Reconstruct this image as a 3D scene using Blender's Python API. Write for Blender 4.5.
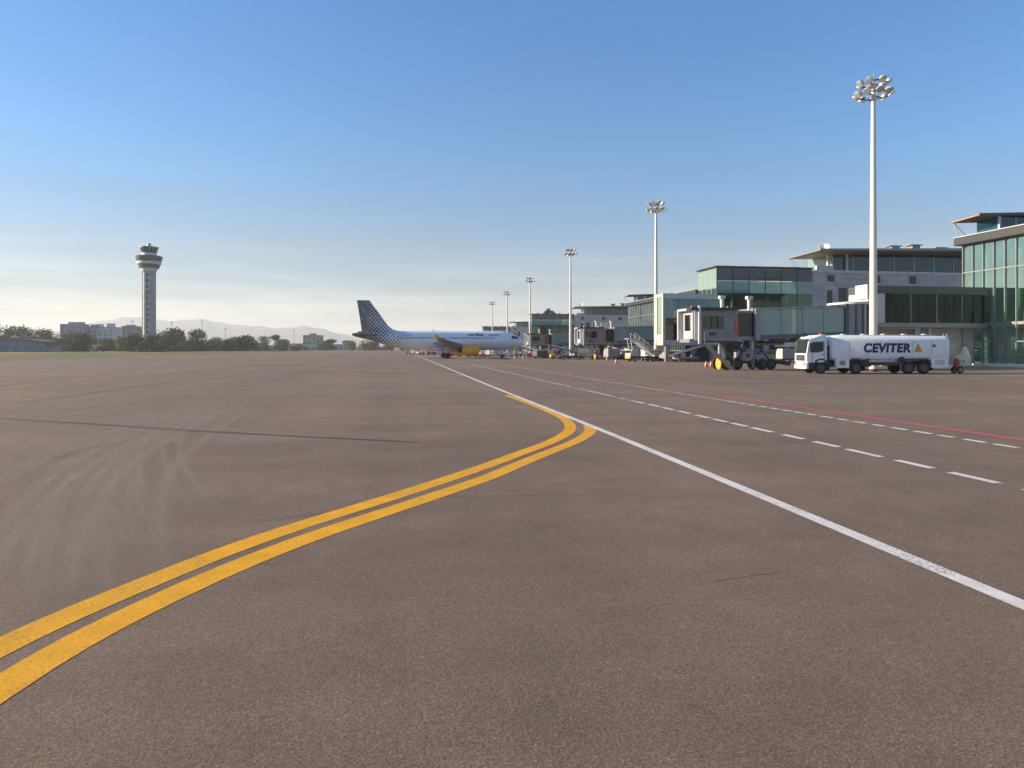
import bpy, math, random
from mathutils import Vector, Matrix
R = math.radians
random.seed(7)
scene = bpy.context.scene
for o in list(bpy.data.objects):
    bpy.data.objects.remove(o, do_unlink=True)

# ------------------------------------------------------------------ camera, world, sun, exposure
F = 683.0; HOR = 348.0; CAMH = 2.2
PSI = math.atan((512.0 - 399.0) / F)
S, C = math.sin(PSI), math.cos(PSI)
cam_d = bpy.data.cameras.new('camera'); cam = bpy.data.objects.new('camera', cam_d)
scene.collection.objects.link(cam)
cam.location = (0, 0, CAMH); cam.rotation_euler = (R(90), 0, -PSI)
cam_d.sensor_width = 36.0; cam_d.lens = 36.0 * F / 1024.0
cam_d.shift_y = -(384.0 - HOR) / 1024.0
cam_d.clip_start = 0.1; cam_d.clip_end = 40000
scene.camera = cam

SUN_AZ = R(-77.0)          # from +Y towards +X (negative: to the left)
SUN_EL = R(17.0)
to_sun = Vector((math.sin(SUN_AZ) * math.cos(SUN_EL), math.cos(SUN_AZ) * math.cos(SUN_EL), math.sin(SUN_EL)))
world = bpy.data.worlds.new('World'); scene.world = world; world.use_nodes = True
wn = world.node_tree; bg = wn.nodes['Background']
sky = wn.nodes.new('ShaderNodeTexSky'); sky.sky_type = 'NISHITA'; sky.sun_disc = False
sky.sun_elevation = SUN_EL; sky.sun_rotation = SUN_AZ
sky.air_density = 1.0; sky.dust_density = 0.15; sky.ozone_density = 4.0; sky.altitude = 0
tint = wn.nodes.new('ShaderNodeMix'); tint.data_type = 'RGBA'; tint.blend_type = 'MULTIPLY'; tint.inputs[0].default_value = 1.0
# clear air overhead, thin warm bands of cirrus low over the horizon
wtc = wn.nodes.new('ShaderNodeTexCoord'); wsp = wn.nodes.new('ShaderNodeSeparateXYZ'); wn.links.new(wtc.outputs['Generated'], wsp.inputs[0])
wmp = wn.nodes.new('ShaderNodeMapping'); wmp.inputs['Scale'].default_value = (2.2, 2.2, 26); wn.links.new(wtc.outputs['Generated'], wmp.inputs[0])
wno = wn.nodes.new('ShaderNodeTexNoise'); wno.inputs['Scale'].default_value = 1.6; wno.inputs['Detail'].default_value = 6; wn.links.new(wmp.outputs[0], wno.inputs['Vector'])
wad = wn.nodes.new('ShaderNodeMath'); wad.operation = 'MULTIPLY_ADD'; wad.inputs[1].default_value = -.10; wn.links.new(wno.outputs['Fac'], wad.inputs[0]); wn.links.new(wsp.outputs[2], wad.inputs[2])
wrp = wn.nodes.new('ShaderNodeValToRGB'); we = wrp.color_ramp.elements; we.new(.5); we.new(.5)
for k, (p, c) in enumerate(((.0, (.64, .525, .475)), (.08, (.67, .645, .635)), (.20, (.52, .85, .98)), (.45, (.35, .90, 1.22)))):
    we[k].position = p; we[k].color = (*c, 1)
wn.links.new(wad.outputs[0], wrp.inputs[0])
wcm = wn.nodes.new('ShaderNodeMapping'); wcm.inputs['Scale'].default_value = (3, 3, 34); wcm.inputs['Location'].default_value = (1.3, .4, 0); wn.links.new(wtc.outputs['Generated'], wcm.inputs[0])
wcn = wn.nodes.new('ShaderNodeTexNoise'); wcn.inputs['Scale'].default_value = 1.3; wcn.inputs['Detail'].default_value = 8; wcn.inputs['Roughness'].default_value = .6; wn.links.new(wcm.outputs[0], wcn.inputs['Vector'])
wcr = wn.nodes.new('ShaderNodeValToRGB'); wcr.color_ramp.elements[0].position = .42; wcr.color_ramp.elements[1].position = .72; wn.links.new(wcn.outputs['Fac'], wcr.inputs[0])
wbd = wn.nodes.new('ShaderNodeValToRGB'); be = wbd.color_ramp.elements; be.new(.5); be.new(.5)
for k, (p, c) in enumerate(((.0, 0.0), (.03, .9), (.09, .7), (.16, 0.0))): be[k].position = p; be[k].color = (c, c, c, 1)
wn.links.new(wsp.outputs[2], wbd.inputs[0])
wml = wn.nodes.new('ShaderNodeMath'); wml.operation = 'MULTIPLY'; wn.links.new(wcr.outputs[0], wml.inputs[0]); wn.links.new(wbd.outputs[0], wml.inputs[1])
wmx = wn.nodes.new('ShaderNodeMix'); wmx.data_type = 'RGBA'; wmx.inputs[7].default_value = (1.3, 1.04, .90, 1); wn.links.new(wml.outputs[0], wmx.inputs[0]); wn.links.new(wrp.outputs[0], wmx.inputs[6])
wn.links.new(wmx.outputs[2], tint.inputs[7])
wn.links.new(sky.outputs[0], tint.inputs[6]); wn.links.new(tint.outputs[2], bg.inputs[0]); bg.inputs[1].default_value = 0.086
sun_d = bpy.data.lights.new('sun', 'SUN'); sun_d.energy = 5.0; sun_d.angle = R(0.5); sun_d.color = (1.0, 0.82, 0.58)
sun = bpy.data.objects.new('sun', sun_d); scene.collection.objects.link(sun)
sun.rotation_euler = to_sun.to_track_quat('Z', 'Y').to_euler()
sun.location = to_sun * 100
vs = scene.view_settings
vs.view_transform = 'Standard'; vs.look = 'None'; vs.gamma = 1; vs.use_curve_mapping = False; vs.exposure = 1.12
scene.cycles.max_bounces = 8; scene.cycles.transparent_max_bounces = 16
scene.cycles.volume_bounces = 1

# ------------------------------------------------------------------ pixel to place
def P(px, D):
    u = (px - 512.0) / F
    return (D * (S + u * C), D * (C - u * S))
def G(px, py):
    return P(px, CAMH * F / (py - HOR))
def onX(px, X):
    u = (px - 512.0) / F
    D = X / (S + u * C)
    return D * (C - u * S)
def onY(px, Y):
    u = (px - 512.0) / F
    D = Y / (C - u * S)
    return D * (S + u * C)

# ------------------------------------------------------------------ materials
def newmat(name):
    m = bpy.data.materials.new(name); m.use_nodes = True
    return m, m.node_tree.nodes, m.node_tree.links, m.node_tree.nodes['Principled BSDF']
def coord(n, kind='Object'):
    return n.new('ShaderNodeTexCoord').outputs[kind]
def noise(n, l, vec, scale, detail=4, rough=.55):
    t = n.new('ShaderNodeTexNoise'); t.inputs['Scale'].default_value = scale
    t.inputs['Detail'].default_value = detail; t.inputs['Roughness'].default_value = rough
    l.new(vec, t.inputs['Vector']); return t.outputs['Fac']
def ramp(n, l, fac, stops):
    r = n.new('ShaderNodeValToRGB'); e = r.color_ramp.elements
    while len(e) < len(stops): e.new(0.5)
    for k, (p, c) in enumerate(stops):
        e[k].position = p; e[k].color = (c[0], c[1], c[2], 1) if not isinstance(c, (int, float)) else (c, c, c, 1)
    l.new(fac, r.inputs[0]); return r.outputs[0]
def math_n(n, l, op, a, b=None, clamp=False):
    m = n.new('ShaderNodeMath'); m.operation = op; m.use_clamp = clamp
    for k, v in enumerate((a, b)):
        if v is None: continue
        if isinstance(v, (int, float)): m.inputs[k].default_value = v
        else: l.new(v, m.inputs[k])
    return m.outputs[0]
def mixc(n, l, fac, a, b, mode='MIX'):
    m = n.new('ShaderNodeMix'); m.data_type = 'RGBA'; m.blend_type = mode
    for s, v in ((m.inputs[0], fac), (m.inputs[6], a), (m.inputs[7], b)):
        if isinstance(v, (int, float)): s.default_value = v
        elif isinstance(v, tuple): s.default_value = (v[0], v[1], v[2], 1)
        else: l.new(v, s)
    return m.outputs[2]
def bump(n, l, h, b, strength=.3, dist=.02):
    bp = n.new('ShaderNodeBump'); bp.inputs['Strength'].default_value = strength; bp.inputs['Distance'].default_value = dist
    l.new(h, bp.inputs['Height']); l.new(bp.outputs[0], b.inputs['Normal'])
MATS = {}
def M(name, col, rough=.5, metal=0.0, vary=.12, scale=1.5, grime=None):
    """a plain surface with uneven tone and gloss"""
    if name in MATS: return MATS[name]
    m, n, l, b = newmat(name)
    v = coord(n)
    f = noise(n, l, v, scale, 5)
    lo = tuple(c * (1 - vary) for c in col); hi = tuple(min(1, c * (1 + vary)) for c in col)
    c = ramp(n, l, f, [(.3, lo), (.7, hi)])
    if grime:
        mp = n.new('ShaderNodeMapping'); mp.inputs['Scale'].default_value = (1, 1, .15); l.new(v, mp.inputs[0])
        g = noise(n, l, mp.outputs[0], scale * 4, 6)
        c = mixc(n, l, ramp(n, l, g, [(.5, 0.0), (.8, grime)]), c, tuple(x * .45 for x in col))
    l.new(c, b.inputs['Base Color'])
    l.new(ramp(n, l, noise(n, l, v, scale * 3), [(.3, max(0, rough - .08)), (.7, min(1, rough + .1))]), b.inputs['Roughness'])
    b.inputs['Metallic'].default_value = metal
    MATS[name] = m; return m
def panelled(name, col, sx, sz, rough=.6, joint=.45, vary=.1, axis='XZ'):
    """cladding panels: joints drawn by a brick texture laid on the wall"""
    if name in MATS: return MATS[name]
    m, n, l, b = newmat(name)
    v = coord(n); sp = n.new('ShaderNodeSeparateXYZ'); l.new(v, sp.inputs[0])
    cb = n.new('ShaderNodeCombineXYZ')
    l.new(math_n(n, l, 'ADD', sp.outputs[0], sp.outputs[1]), cb.inputs[0]); l.new(sp.outputs[2], cb.inputs[1])
    br = n.new('ShaderNodeTexBrick'); br.offset = 0; br.inputs['Scale'].default_value = 1
    br.inputs['Brick Width'].default_value = sx; br.inputs['Row Height'].default_value = sz
    br.inputs['Mortar Size'].default_value = .02; br.inputs['Mortar Smooth'].default_value = .1
    br.inputs['Color1'].default_value = (*[c * (1 - vary) for c in col], 1)
    br.inputs['Color2'].default_value = (*[c * (1 + vary) for c in col], 1)
    br.inputs['Mortar'].default_value = (*[c * joint for c in col], 1)
    l.new(cb.outputs[0], br.inputs['Vector'])
    st = ramp(n, l, noise(n, l, v, .5, 6), [(.35, .82), (.7, 1.05)])
    l.new(mixc(n, l, 1.0, br.outputs[0], st, 'MULTIPLY'), b.inputs['Base Color'])
    b.inputs['Roughness'].default_value = rough
    MATS[name] = m; return m
def glass(name, tint, refl=.16, rough=.02, opaque=0.0, body=(.03, .06, .06)):
    if name in MATS: return MATS[name]
    m = bpy.data.materials.new(name); m.use_nodes = True
    n, l = m.node_tree.nodes, m.node_tree.links
    n.clear(); out = n.new('ShaderNodeOutputMaterial')
    tr = n.new('ShaderNodeBsdfTransparent'); tr.inputs[0].default_value = (*tint, 1)
    gl = n.new('ShaderNodeBsdfGlossy'); gl.inputs['Roughness'].default_value = rough; gl.inputs[0].default_value = (.86, .95, .92, 1)
    di = n.new('ShaderNodeBsdfDiffuse'); di.inputs[0].default_value = (*body, 1)
    lw = n.new('ShaderNodeLayerWeight'); lw.inputs[0].default_value = .22
    fr = math_n(n, l, 'ADD', math_n(n, l, 'MULTIPLY', lw.outputs['Fresnel'], .8), refl, True)
    mx0 = n.new('ShaderNodeMixShader'); mx0.inputs[0].default_value = opaque
    l.new(tr.outputs[0], mx0.inputs[1]); l.new(di.outputs[0], mx0.inputs[2])
    mx = n.new('ShaderNodeMixShader'); l.new(fr, mx.inputs[0]); l.new(mx0.outputs[0], mx.inputs[1]); l.new(gl.outputs[0], mx.inputs[2])
    v = coord(n); bp = n.new('ShaderNodeBump'); bp.inputs['Strength'].default_value = .04; bp.inputs['Distance'].default_value = .3
    l.new(noise(n, l, v, .35, 2), bp.inputs['Height']); l.new(bp.outputs[0], gl.inputs['Normal'])
    l.new(mx.outputs[0], out.inputs[0]); MATS[name] = m; return m

def asphalt():
    m, n, l, b = newmat('asphalt'); v = coord(n)
    big = noise(n, l, v, .035, 5); mid = noise(n, l, v, .45, 6, .6)
    mp = n.new('ShaderNodeMapping'); mp.inputs['Scale'].default_value = (1.0, .05, 1); l.new(v, mp.inputs[0])
    lanes = noise(n, l, mp.outputs[0], .3, 4)
    mp2 = n.new('ShaderNodeMapping'); mp2.inputs['Scale'].default_value = (.04, 1, 1); mp2.inputs['Rotation'].default_value = (0, 0, R(-12)); l.new(v, mp2.inputs[0])
    cross = noise(n, l, mp2.outputs[0], .5, 5)
    vo = n.new('ShaderNodeTexVoronoi'); vo.inputs['Scale'].default_value = 75; l.new(v, vo.inputs['Vector'])
    fine = noise(n, l, v, 55, 3, .7)
    base = ramp(n, l, mid, [(.3, (.196, .141, .099)), (.7, (.236, .172, .123))])
    base = mixc(n, l, 1, base, ramp(n, l, big, [(.3, .82), (.7, 1.14)]), 'MULTIPLY')
    base = mixc(n, l, 1, base, ramp(n, l, lanes, [(.3, .88), (.7, 1.1)]), 'MULTIPLY')
    base = mixc(n, l, 1, base, ramp(n, l, cross, [(.32, .90), (.65, 1.07)]), 'MULTIPLY')
    base = mixc(n, l, 1, base, ramp(n, l, fine, [(.28, .5), (.5, .98), (.72, 1.6)]), 'MULTIPLY')
    base = mixc(n, l, 1, base, ramp(n, l, noise(n, l, v, 17, 4, .75), [(.3, .80), (.5, 1.0), (.7, 1.2)]), 'MULTIPLY')
    base = mixc(n, l, 1, base, ramp(n, l, noise(n, l, v, 1.6, 5, .7), [(.32, .90), (.68, 1.08)]), 'MULTIPLY')
    stone = ramp(n, l, vo.outputs['Color'], [(.0, .7), (.9, 1.1), (1.0, 1.9)])
    base = mixc(n, l, .8, base, stone, 'MULTIPLY')
    l.new(base, b.inputs['Base Color'])
    b.inputs['Roughness'].default_value = .93; b.inputs['Specular IOR Level'].default_value = .25
    h = math_n(n, l, 'ADD', math_n(n, l, 'MULTIPLY', vo.outputs['Distance'], .5), fine)
    bump(n, l, h, b, .5, .004)
    return m
def paint(name, col, wear=.5, gap=(.09, .075, .062)):
    m, n, l, b = newmat(name); v = coord(n)
    f = noise(n, l, v, 38, 5, .7); g = noise(n, l, v, .9, 5, .6)
    w = ramp(n, l, math_n(n, l, 'ADD', f, math_n(n, l, 'MULTIPLY', g, wear)), [(.50 + wear * .5, 0.0), (.66 + wear * .5, 1.0)])
    c0 = mixc(n, l, ramp(n, l, noise(n, l, v, 3, 6), [(.3, 0.0), (.75, 1.0)]), col, tuple(x * .78 for x in col))
    l.new(mixc(n, l, w, c0, gap), b.inputs['Base Color'])
    b.inputs['Roughness'].default_value = .75; b.inputs['Specular IOR Level'].default_value = .3
    bump(n, l, f, b, .4, .003)
    return m
def track(name, col, amount, solid=False):
    """a worn swath, or a painted shadow, with soft edges; the fade is stored across the strip"""
    m, n, l, b = newmat(name); v = coord(n)
    at = n.new('ShaderNodeAttribute'); at.attribute_name = 'fade'
    b.inputs['Base Color'].default_value = (*col, 1); b.inputs['Roughness'].default_value = .9
    br = ramp(n, l, noise(n, l, v, .5, 6, .65), [(.3, .45), (.7, 1.0)])
    fin = ramp(n, l, noise(n, l, v, 24, 4, .7), [(.3, .35), (.65, 1.0)])
    if solid: br = fin
    l.new(math_n(n, l, 'MULTIPLY', math_n(n, l, 'MULTIPLY', math_n(n, l, 'MULTIPLY', at.outputs['Fac'], br), fin), amount, True), b.inputs['Alpha'])
    return m

# ------------------------------------------------------------------ mesh helper
class MB:
    def __init__(self, off=(0, 0, 0)):
        self.v = []; self.f = []; self.o = Vector(off)
    def add(self, vs, fs):
        k = len(self.v); self.v += [Vector(p) - self.o for p in vs]; self.f += [tuple(i + k for i in f) for f in fs]; return self
    def box(self, x0, x1, y0, y1, z0, z1):
        return self.add([(x0, y0, z0), (x1, y0, z0), (x1, y1, z0), (x0, y1, z0), (x0, y0, z1), (x1, y0, z1), (x1, y1, z1), (x0, y1, z1)],
                        [(3, 2, 1, 0), (4, 5, 6, 7), (0, 1, 5, 4), (1, 2, 6, 5), (2, 3, 7, 6), (3, 0, 4, 7)])
    def hexa(self, lo, hi):
        """four bottom corners, four top corners"""
        return self.add(list(lo) + list(hi), [(3, 2, 1, 0), (4, 5, 6, 7), (0, 1, 5, 4), (1, 2, 6, 5), (2, 3, 7, 6), (3, 0, 4, 7)])
    def bar(self, p, q, w, h=None):
        p, q = Vector(p), Vector(q); h = h or w
        d = (q - p).normalized(); up = Vector((0, 0, 1)) if abs(d.z) < .95 else Vector((1, 0, 0))
        a = d.cross(up).normalized(); b = a.cross(d).normalized(); a *= w / 2; b *= h / 2
        return self.hexa([p - a - b, p + a - b, p + a + b, p - a + b], [q - a - b, q + a - b, q + a + b, q - a + b])
    def tube(self, p, q, r0, r1=None, n=12):
        p, q = Vector(p), Vector(q); r1 = r0 if r1 is None else r1
        d = (q - p).normalized(); up = Vector((0, 0, 1)) if abs(d.z) < .95 else Vector((1, 0, 0))
        a = d.cross(up).normalized(); b = a.cross(d).normalized()
        vs = []
        for c, r in ((p, r0), (q, r1)):
            for k in range(n):
                t = 2 * math.pi * k / n; vs.append(c + a * math.cos(t) * r + b * math.sin(t) * r)
        fs = [(k, (k + 1) % n, n + (k + 1) % n, n + k) for k in range(n)] + [tuple(range(n))[::-1], tuple(range(n, 2 * n))]
        return self.add(vs, fs)
    def loft(self, rings, cap=True):
        n = len(rings[0]); vs = [p for r in rings for p in r]; fs = []
        for i in range(len(rings) - 1):
            for k in range(n):
                fs.append((i * n + k, i * n + (k + 1) % n, (i + 1) * n + (k + 1) % n, (i + 1) * n + k))
        if cap: fs += [tuple(range(n))[::-1], tuple(range((len(rings) - 1) * n, len(rings) * n))]
        return self.add(vs, fs)
    def lathe(self, prof, n=24, c=(0, 0, 0), axis='z', cap=True):
        rings = []
        for r, z in prof:
            ring = []
            for k in range(n):
                t = 2 * math.pi * k / n; a, b = r * math.cos(t), r * math.sin(t)
                ring.append({'z': (c[0] + a, c[1] + b, c[2] + z), 'x': (c[0] + z, c[1] + a, c[2] + b), 'y': (c[0] + b, c[1] + z, c[2] + a)}[axis])
            rings.append(ring)
        return self.loft(rings, cap)
    def prism(self, poly, a, b, axis='y'):
        """polygon in the plane across the axis, extruded from a to b"""
        def pt(p, t): return {'y': (p[0], t, p[1]), 'x': (t, p[0], p[1]), 'z': (p[0], p[1], t)}[axis]
        return self.loft([[pt(p, a) for p in poly], [pt(p, b) for p in poly]])
    def build(self, name, mat, parent=None, smooth=False, bevel=0.0, loc=None, angle=40):
        me = bpy.data.meshes.new(name); me.from_pydata([tuple(p) for p in self.v], [], self.f); me.validate(); me.update()
        me.materials.append(mat)
        import bmesh
        bm = bmesh.new(); bm.from_mesh(me); bmesh.ops.recalc_face_normals(bm, faces=bm.faces); bm.to_mesh(me); bm.free()
        if smooth:
            me.polygons.foreach_set('use_smooth', [True] * len(me.polygons))
            if hasattr(me, 'set_sharp_from_angle'): me.set_sharp_from_angle(angle=R(angle))
        o = bpy.data.objects.new(name, me); scene.collection.objects.link(o)
        if parent: o.parent = parent
        if loc: o.location = loc
        if bevel:
            bv = o.modifiers.new('bevel', 'BEVEL'); bv.width = bevel; bv.segments = 2; bv.limit_method = 'ANGLE'; bv.angle_limit = R(40)
        return o
def tag(o, label, cat, group=None):
    o['label'] = label; o['category'] = cat
    if group: o['group'] = group
    return o
def thing(name, label, cat, loc=(0, 0, 0), rz=0.0, group=None):
    o = bpy.data.objects.new(name, None); scene.collection.objects.link(o)
    o.location = loc; o.rotation_euler = (0, 0, rz); o.empty_display_size = .3
    return tag(o, label, cat, group)
def struct(o):
    o['kind'] = 'structure'; return o
def copy_tree(o, parent=None):
    c = o.copy(); scene.collection.objects.link(c); c.parent = parent
    for ch in list(o.children): copy_tree(ch, c)
    return c
def dup(o, loc, rz=None, label=None, scale=None):
    c = copy_tree(o); c.location = loc
    if rz is not None: c.rotation_euler = (0, 0, rz)
    if label: c['label'] = label
    if scale: c.scale = scale
    return c
def text_mesh(name, body, size, mat, parent, loc, rot, shear=0.0, bold=0.0, extrude=.008, sx=1.0, space=1.0, align='LEFT'):
    cu = bpy.data.curves.new(name, 'FONT'); cu.body = body; cu.size = size; cu.shear = shear; cu.offset = bold; cu.extrude = extrude
    cu.space_character = space; cu.align_x = align
    t = bpy.data.objects.new('tmp', cu); scene.collection.objects.link(t)
    dg = bpy.context.evaluated_depsgraph_get(); dg.update()
    me = bpy.data.meshes.new_from_object(t.evaluated_get(dg)); me.name = name
    bpy.data.objects.remove(t, do_unlink=True)
    me.materials.clear(); me.materials.append(mat)
    o = bpy.data.objects.new(name, me); scene.collection.objects.link(o)
    o.parent = parent; o.location = loc; o.rotation_euler = rot; o.scale = (sx, 1, 1)
    return o

# ------------------------------------------------------------------ common materials
white = M('white_paint', (.74, .73, .70), .35, vary=.05, grime=.25)
white_mast = M('mast_paint', (.60, .575, .53), .4, vary=.06, scale=.8)
stone = panelled('stone_cladding', (.56, .51, .475), 2.2, 1.1, .7)
concrete = M('concrete', (.42, .40, .37), .85, vary=.18, scale=.6, grime=.4)
render_white = M('white_render', (.60, .58, .54), .7, vary=.06, grime=.2)
slate = M('slate_metal', (.085, .095, .105), .4, .3, vary=.12)
darkm = M('dark_steel', (.045, .047, .05), .5, .4)
greym = M('grey_metal', (.26, .265, .27), .45, .3, vary=.1, grime=.3)
lightm = M('light_metal', (.50, .51, .52), .4, .3, vary=.08, grime=.25)
brown = M('timber_soffit', (.30, .215, .15), .6, vary=.15, scale=1.2)
rubber = M('rubber', (.018, .018, .018), .8)
yellow = M('yellow_enamel', (.72, .36, .03), .4, vary=.1, grime=.3)
orange = M('orange_plastic', (.70, .13, .03), .5)
red = M('red_paint_metal', (.45, .05, .035), .5)
navy = M('navy_print', (.012, .018, .055), .5)
cabgrey = M('weathered_grey', (.24, .22, .205), .55, .1, vary=.15, grime=.4)
aged = M('aged_render', (.44, .42, .38), .75, vary=.1, grime=.3)
rim_dark = M('rim_steel', (.10, .10, .105), .5, .4)
lampshell = M('lamp_shell', (.62, .60, .55), .3, .3)
chrome = M('lamp_metal', (.60, .60, .58), .25, .8)
inner_dark = M('interior_dark', (.05, .06, .058), .8)
inner_wall = M('interior_wall', (.36, .38, .36), .8, vary=.2, scale=.4)
inner_floor = M('interior_floor', (.25, .25, .24), .5)
g_green = glass('green_glass', (.50, .70, .62), .045)
g_dark = glass('dark_glass', (.20, .34, .32), .03, opaque=.25, body=(.012, .02, .02))
g_blue = glass('blue_glass', (.14, .42, .50), .04, opaque=.45, body=(.015, .13, .17))
g_pale = glass('pale_glass', (.50, .72, .67), .05, opaque=.62, body=(.30, .42, .40))
g_spandrel = glass('spandrel_glass', (.05, .07, .09), .05, opaque=.9, body=(.035, .05, .062), rough=.06)
g_screen = M('windscreen_glass', (.02, .035, .04), .12, vary=.3)
g_hall = glass('hall_glass', (.62, .87, .76), .30)
g_car = glass('vehicle_glass', (.12, .16, .17), .05, opaque=.6, body=(.01, .012, .014))

# ------------------------------------------------------------------ ground
def ground():
    m, n, l, b = newmat('dry_ground'); v = coord(n)
    f = noise(n, l, v, .02, 6)
    l.new(ramp(n, l, f, [(.3, (.075, .085, .03)), (.55, (.12, .105, .05)), (.75, (.16, .13, .075))]), b.inputs['Base Color'])
    b.inputs['Roughness'].default_value = .95
    N = 24000
    g = MB().add([(-N, -N, -.03), (N, -N, -.03), (N, N, -.03), (-N, N, -.03)], [(0, 1, 2, 3)]).build('ground', m)
    struct(g)
    ax = -65.5
    a = MB().add([(ax, -60, 0), (150, -60, 0), (150, 760, 0), (ax, 760, 0)], [(0, 1, 2, 3)]).build('apron', asphalt())
    struct(a)
    # grass verge beyond the apron edge
    m2, n, l, b = newmat('verge_grass'); v = coord(n)
    mp = n.new('ShaderNodeMapping'); mp.inputs['Scale'].default_value = (1, .25, 1); l.new(v, mp.inputs[0])
    l.new(ramp(n, l, noise(n, l, mp.outputs[0], .12, 7, .65), [(.3, (.06, .075, .01)), (.5, (.125, .115, .018)), (.72, (.19, .15, .04))]), b.inputs['Base Color'])
    b.inputs['Roughness'].default_value = .95
    bump(n, l, noise(n, l, v, 3, 4), b, .8, .2)
    rnd = random.Random(3); left = []; right = []
    for k in range(100):
        y = -60 + k * 10.4; right.append((ax + rnd.uniform(-.5, .5), y, -.015)); left.append((-175 + rnd.uniform(-2, 2), y, -.015))
    vs = left + right; nn = len(left)
    struct(MB().add(vs, [(k, nn + k, nn + k + 1, k + 1) for k in range(nn - 1)]).build('grass_verge', m2))
    m3 = M('perimeter_gravel', (.40, .30, .25), .9, vary=.15, scale=.2)
    struct(MB().add([(-190, -60, -.010), (-176.5, -60, -.010), (-176.5, 760, -.010), (-190, 760, -.010)], [(0, 1, 2, 3)]).build('perimeter_road', m3))
ground()

def catmull(pts, n=8):
    out = []
    for i in range(len(pts) - 1):
        p0 = pts[max(0, i - 1)]; p1 = pts[i]; p2 = pts[i + 1]; p3 = pts[min(len(pts) - 1, i + 2)]
        for k in range(n):
            t = k / n
            out.append(tuple(.5 * ((2 * p1[a]) + (-p0[a] + p2[a]) * t + (2 * p0[a] - 5 * p1[a] + 4 * p2[a] - p3[a]) * t * t + (-p0[a] + 3 * p1[a] - 3 * p2[a] + p3[a]) * t ** 3) for a in (0, 1)))
    out.append(pts[-1]); return out
def strip(name, pts, w, mat, z, fade=False, jitter=0.0):
    rnd = random.Random(len(pts)); L = []; Rr = []; Mi = []
    for i, p in enumerate(pts):
        a = Vector(pts[max(0, i - 1)]); b = Vector(pts[min(len(pts) - 1, i + 1)]); d = (b - a).normalized(); nrm = Vector((-d.y, d.x))
        p = Vector(p); j = rnd.uniform(-jitter, jitter)
        L.append((*(p + nrm * (w / 2 + j)), z)); Rr.append((*(p - nrm * (w / 2 + j)), z)); Mi.append((*p, z))
    n = len(pts); mb = MB()
    if fade:
        mb.add(L + Mi + Rr, [(n * r + k, n * r + k + 1, n * (r + 1) + k + 1, n * (r + 1) + k) for r in (0, 1) for k in range(n - 1)])
    else:
        mb.add(L + Rr, [(k, k + 1, n + k + 1, n + k) for k in range(n - 1)])
    o = mb.build(name, mat)
    if fade:
        at = o.data.attributes.new('fade', 'FLOAT', 'POINT')
        vals = [0.0] * n + [min(1, 4 * k / n, 4 * (n - 1 - k) / n) for k in range(n)] + [0.0] * n
        at.data.foreach_set('value', vals)
    return struct(o)

y_paint = paint('yellow_paint', (.88, .415, .002), .38, (.40, .21, .05))
w_paint = paint('white_line_paint', (.80, .76, .70), .5, (.3, .27, .24))
wd_paint = paint('worn_white_paint', (.66, .61, .55), .9, (.22, .19, .16))
r_paint = paint('red_line_paint', (.62, .11, .10), .5, (.2, .10, .085))
ry_paint = paint('faded_yellow_paint', (.52, .29, .06), .7, (.24, .17, .10))
def P_ax(r, D): return (D * S + r * C, D * C - r * S)
upper = [P_ax(-3.83, 3.4), P_ax(-3.83, 4.2)] + [G(*p) for p in ((0, 647), (78, 611.2), (156, 579), (234, 548), (312.5, 521.4), (390.6, 497.6), (480, 468.3), (523, 452.1), (544.4, 444.5), (561.6, 436.5), (571.5, 428.6), (566, 419.5), (555.2, 414.1), (544.4, 409.2), (533.7, 404.9), (523, 400.8), (506.8, 395.4))]
lower = [P_ax(-3.28, 2.9), P_ax(-3.32, 3.7)] + [G(*p) for p in ((0, 688), (78, 641), (156, 602), (234, 567), (312.5, 536.3), (390.6, 510.5), (480, 480.5), (501.5, 471.7), (523, 462.7), (544.4, 453.9), (566, 445.5), (582, 438.2), (590, 432), (590.5, 427.7), (587.8, 425.0))]
def ease(pts, n=3):
    for _ in range(n):
        pts = [pts[0]] + [tuple(.25 * pts[k - 1][a] + .5 * pts[k][a] + .25 * pts[k + 1][a] for a in (0, 1)) for k in range(1, len(pts) - 1)] + [pts[-1]]
    return pts
strip('yellow_line', ease(catmull(upper), 14), .32, y_paint, .003, jitter=.0025)
strip('yellow_line', ease(catmull(lower), 14), .32, y_paint, .003, jitter=.0025)
def seg(y0, y1, n): return [y0 + (y1 - y0) * k / n for k in range(n + 1)]
strip('white_line', ease(catmull([(5.24, -6), (5.26, 4), (5.32, 12), (5.34, 20), (5.22, 44), (5.2, 100), (5.2, 330)], 14), 6), .20, w_paint, .0055)
rnd = random.Random(11)
y = 8.2
while y < 27:
    d = 1.0 + rnd.uniform(-.12, .12); x = 9.62 + rnd.uniform(-.02, .02)
    strip('dashed_line', [(x, y), (x, y + d)], .18, w_paint, .004); y += d + rnd.uniform(.25, .5)
strip('worn_white_line', [(9.6, y) for y in seg(26.9, 260, 40)], .15, wd_paint, .004)
y = 11.5
while y < 26:
    d = .55 + rnd.uniform(-.06, .06)
    strip('dashed_line', [(13.45, y), (13.45, y + d)], .17, w_paint, .004); y += d + rnd.uniform(.18, .34)
strip('worn_white_line', [(13.45, y) for y in seg(26.2, 200, 40)], .13, wd_paint, .004)
strip('red_line', [(14.75, y) for y in seg(5, 30, 20)], .27, r_paint, .004)
rf_paint = paint('faded_red_paint', (.44, .135, .115), .9, (.2, .15, .12))
strip('red_line', [(14.7, y) for y in seg(30.2, 120, 30)], .3, rf_paint, .004)
for a, b, w in (((613, 366.5), (620, 361), .3), ((624, 366.5), (629, 361), .3), ((700, 369.5), (725, 365), .4), ((722, 367.5), (752, 367.5), .3)):
    strip('red_line', [G(*a), G(*b)], w, rf_paint, .006)
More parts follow.
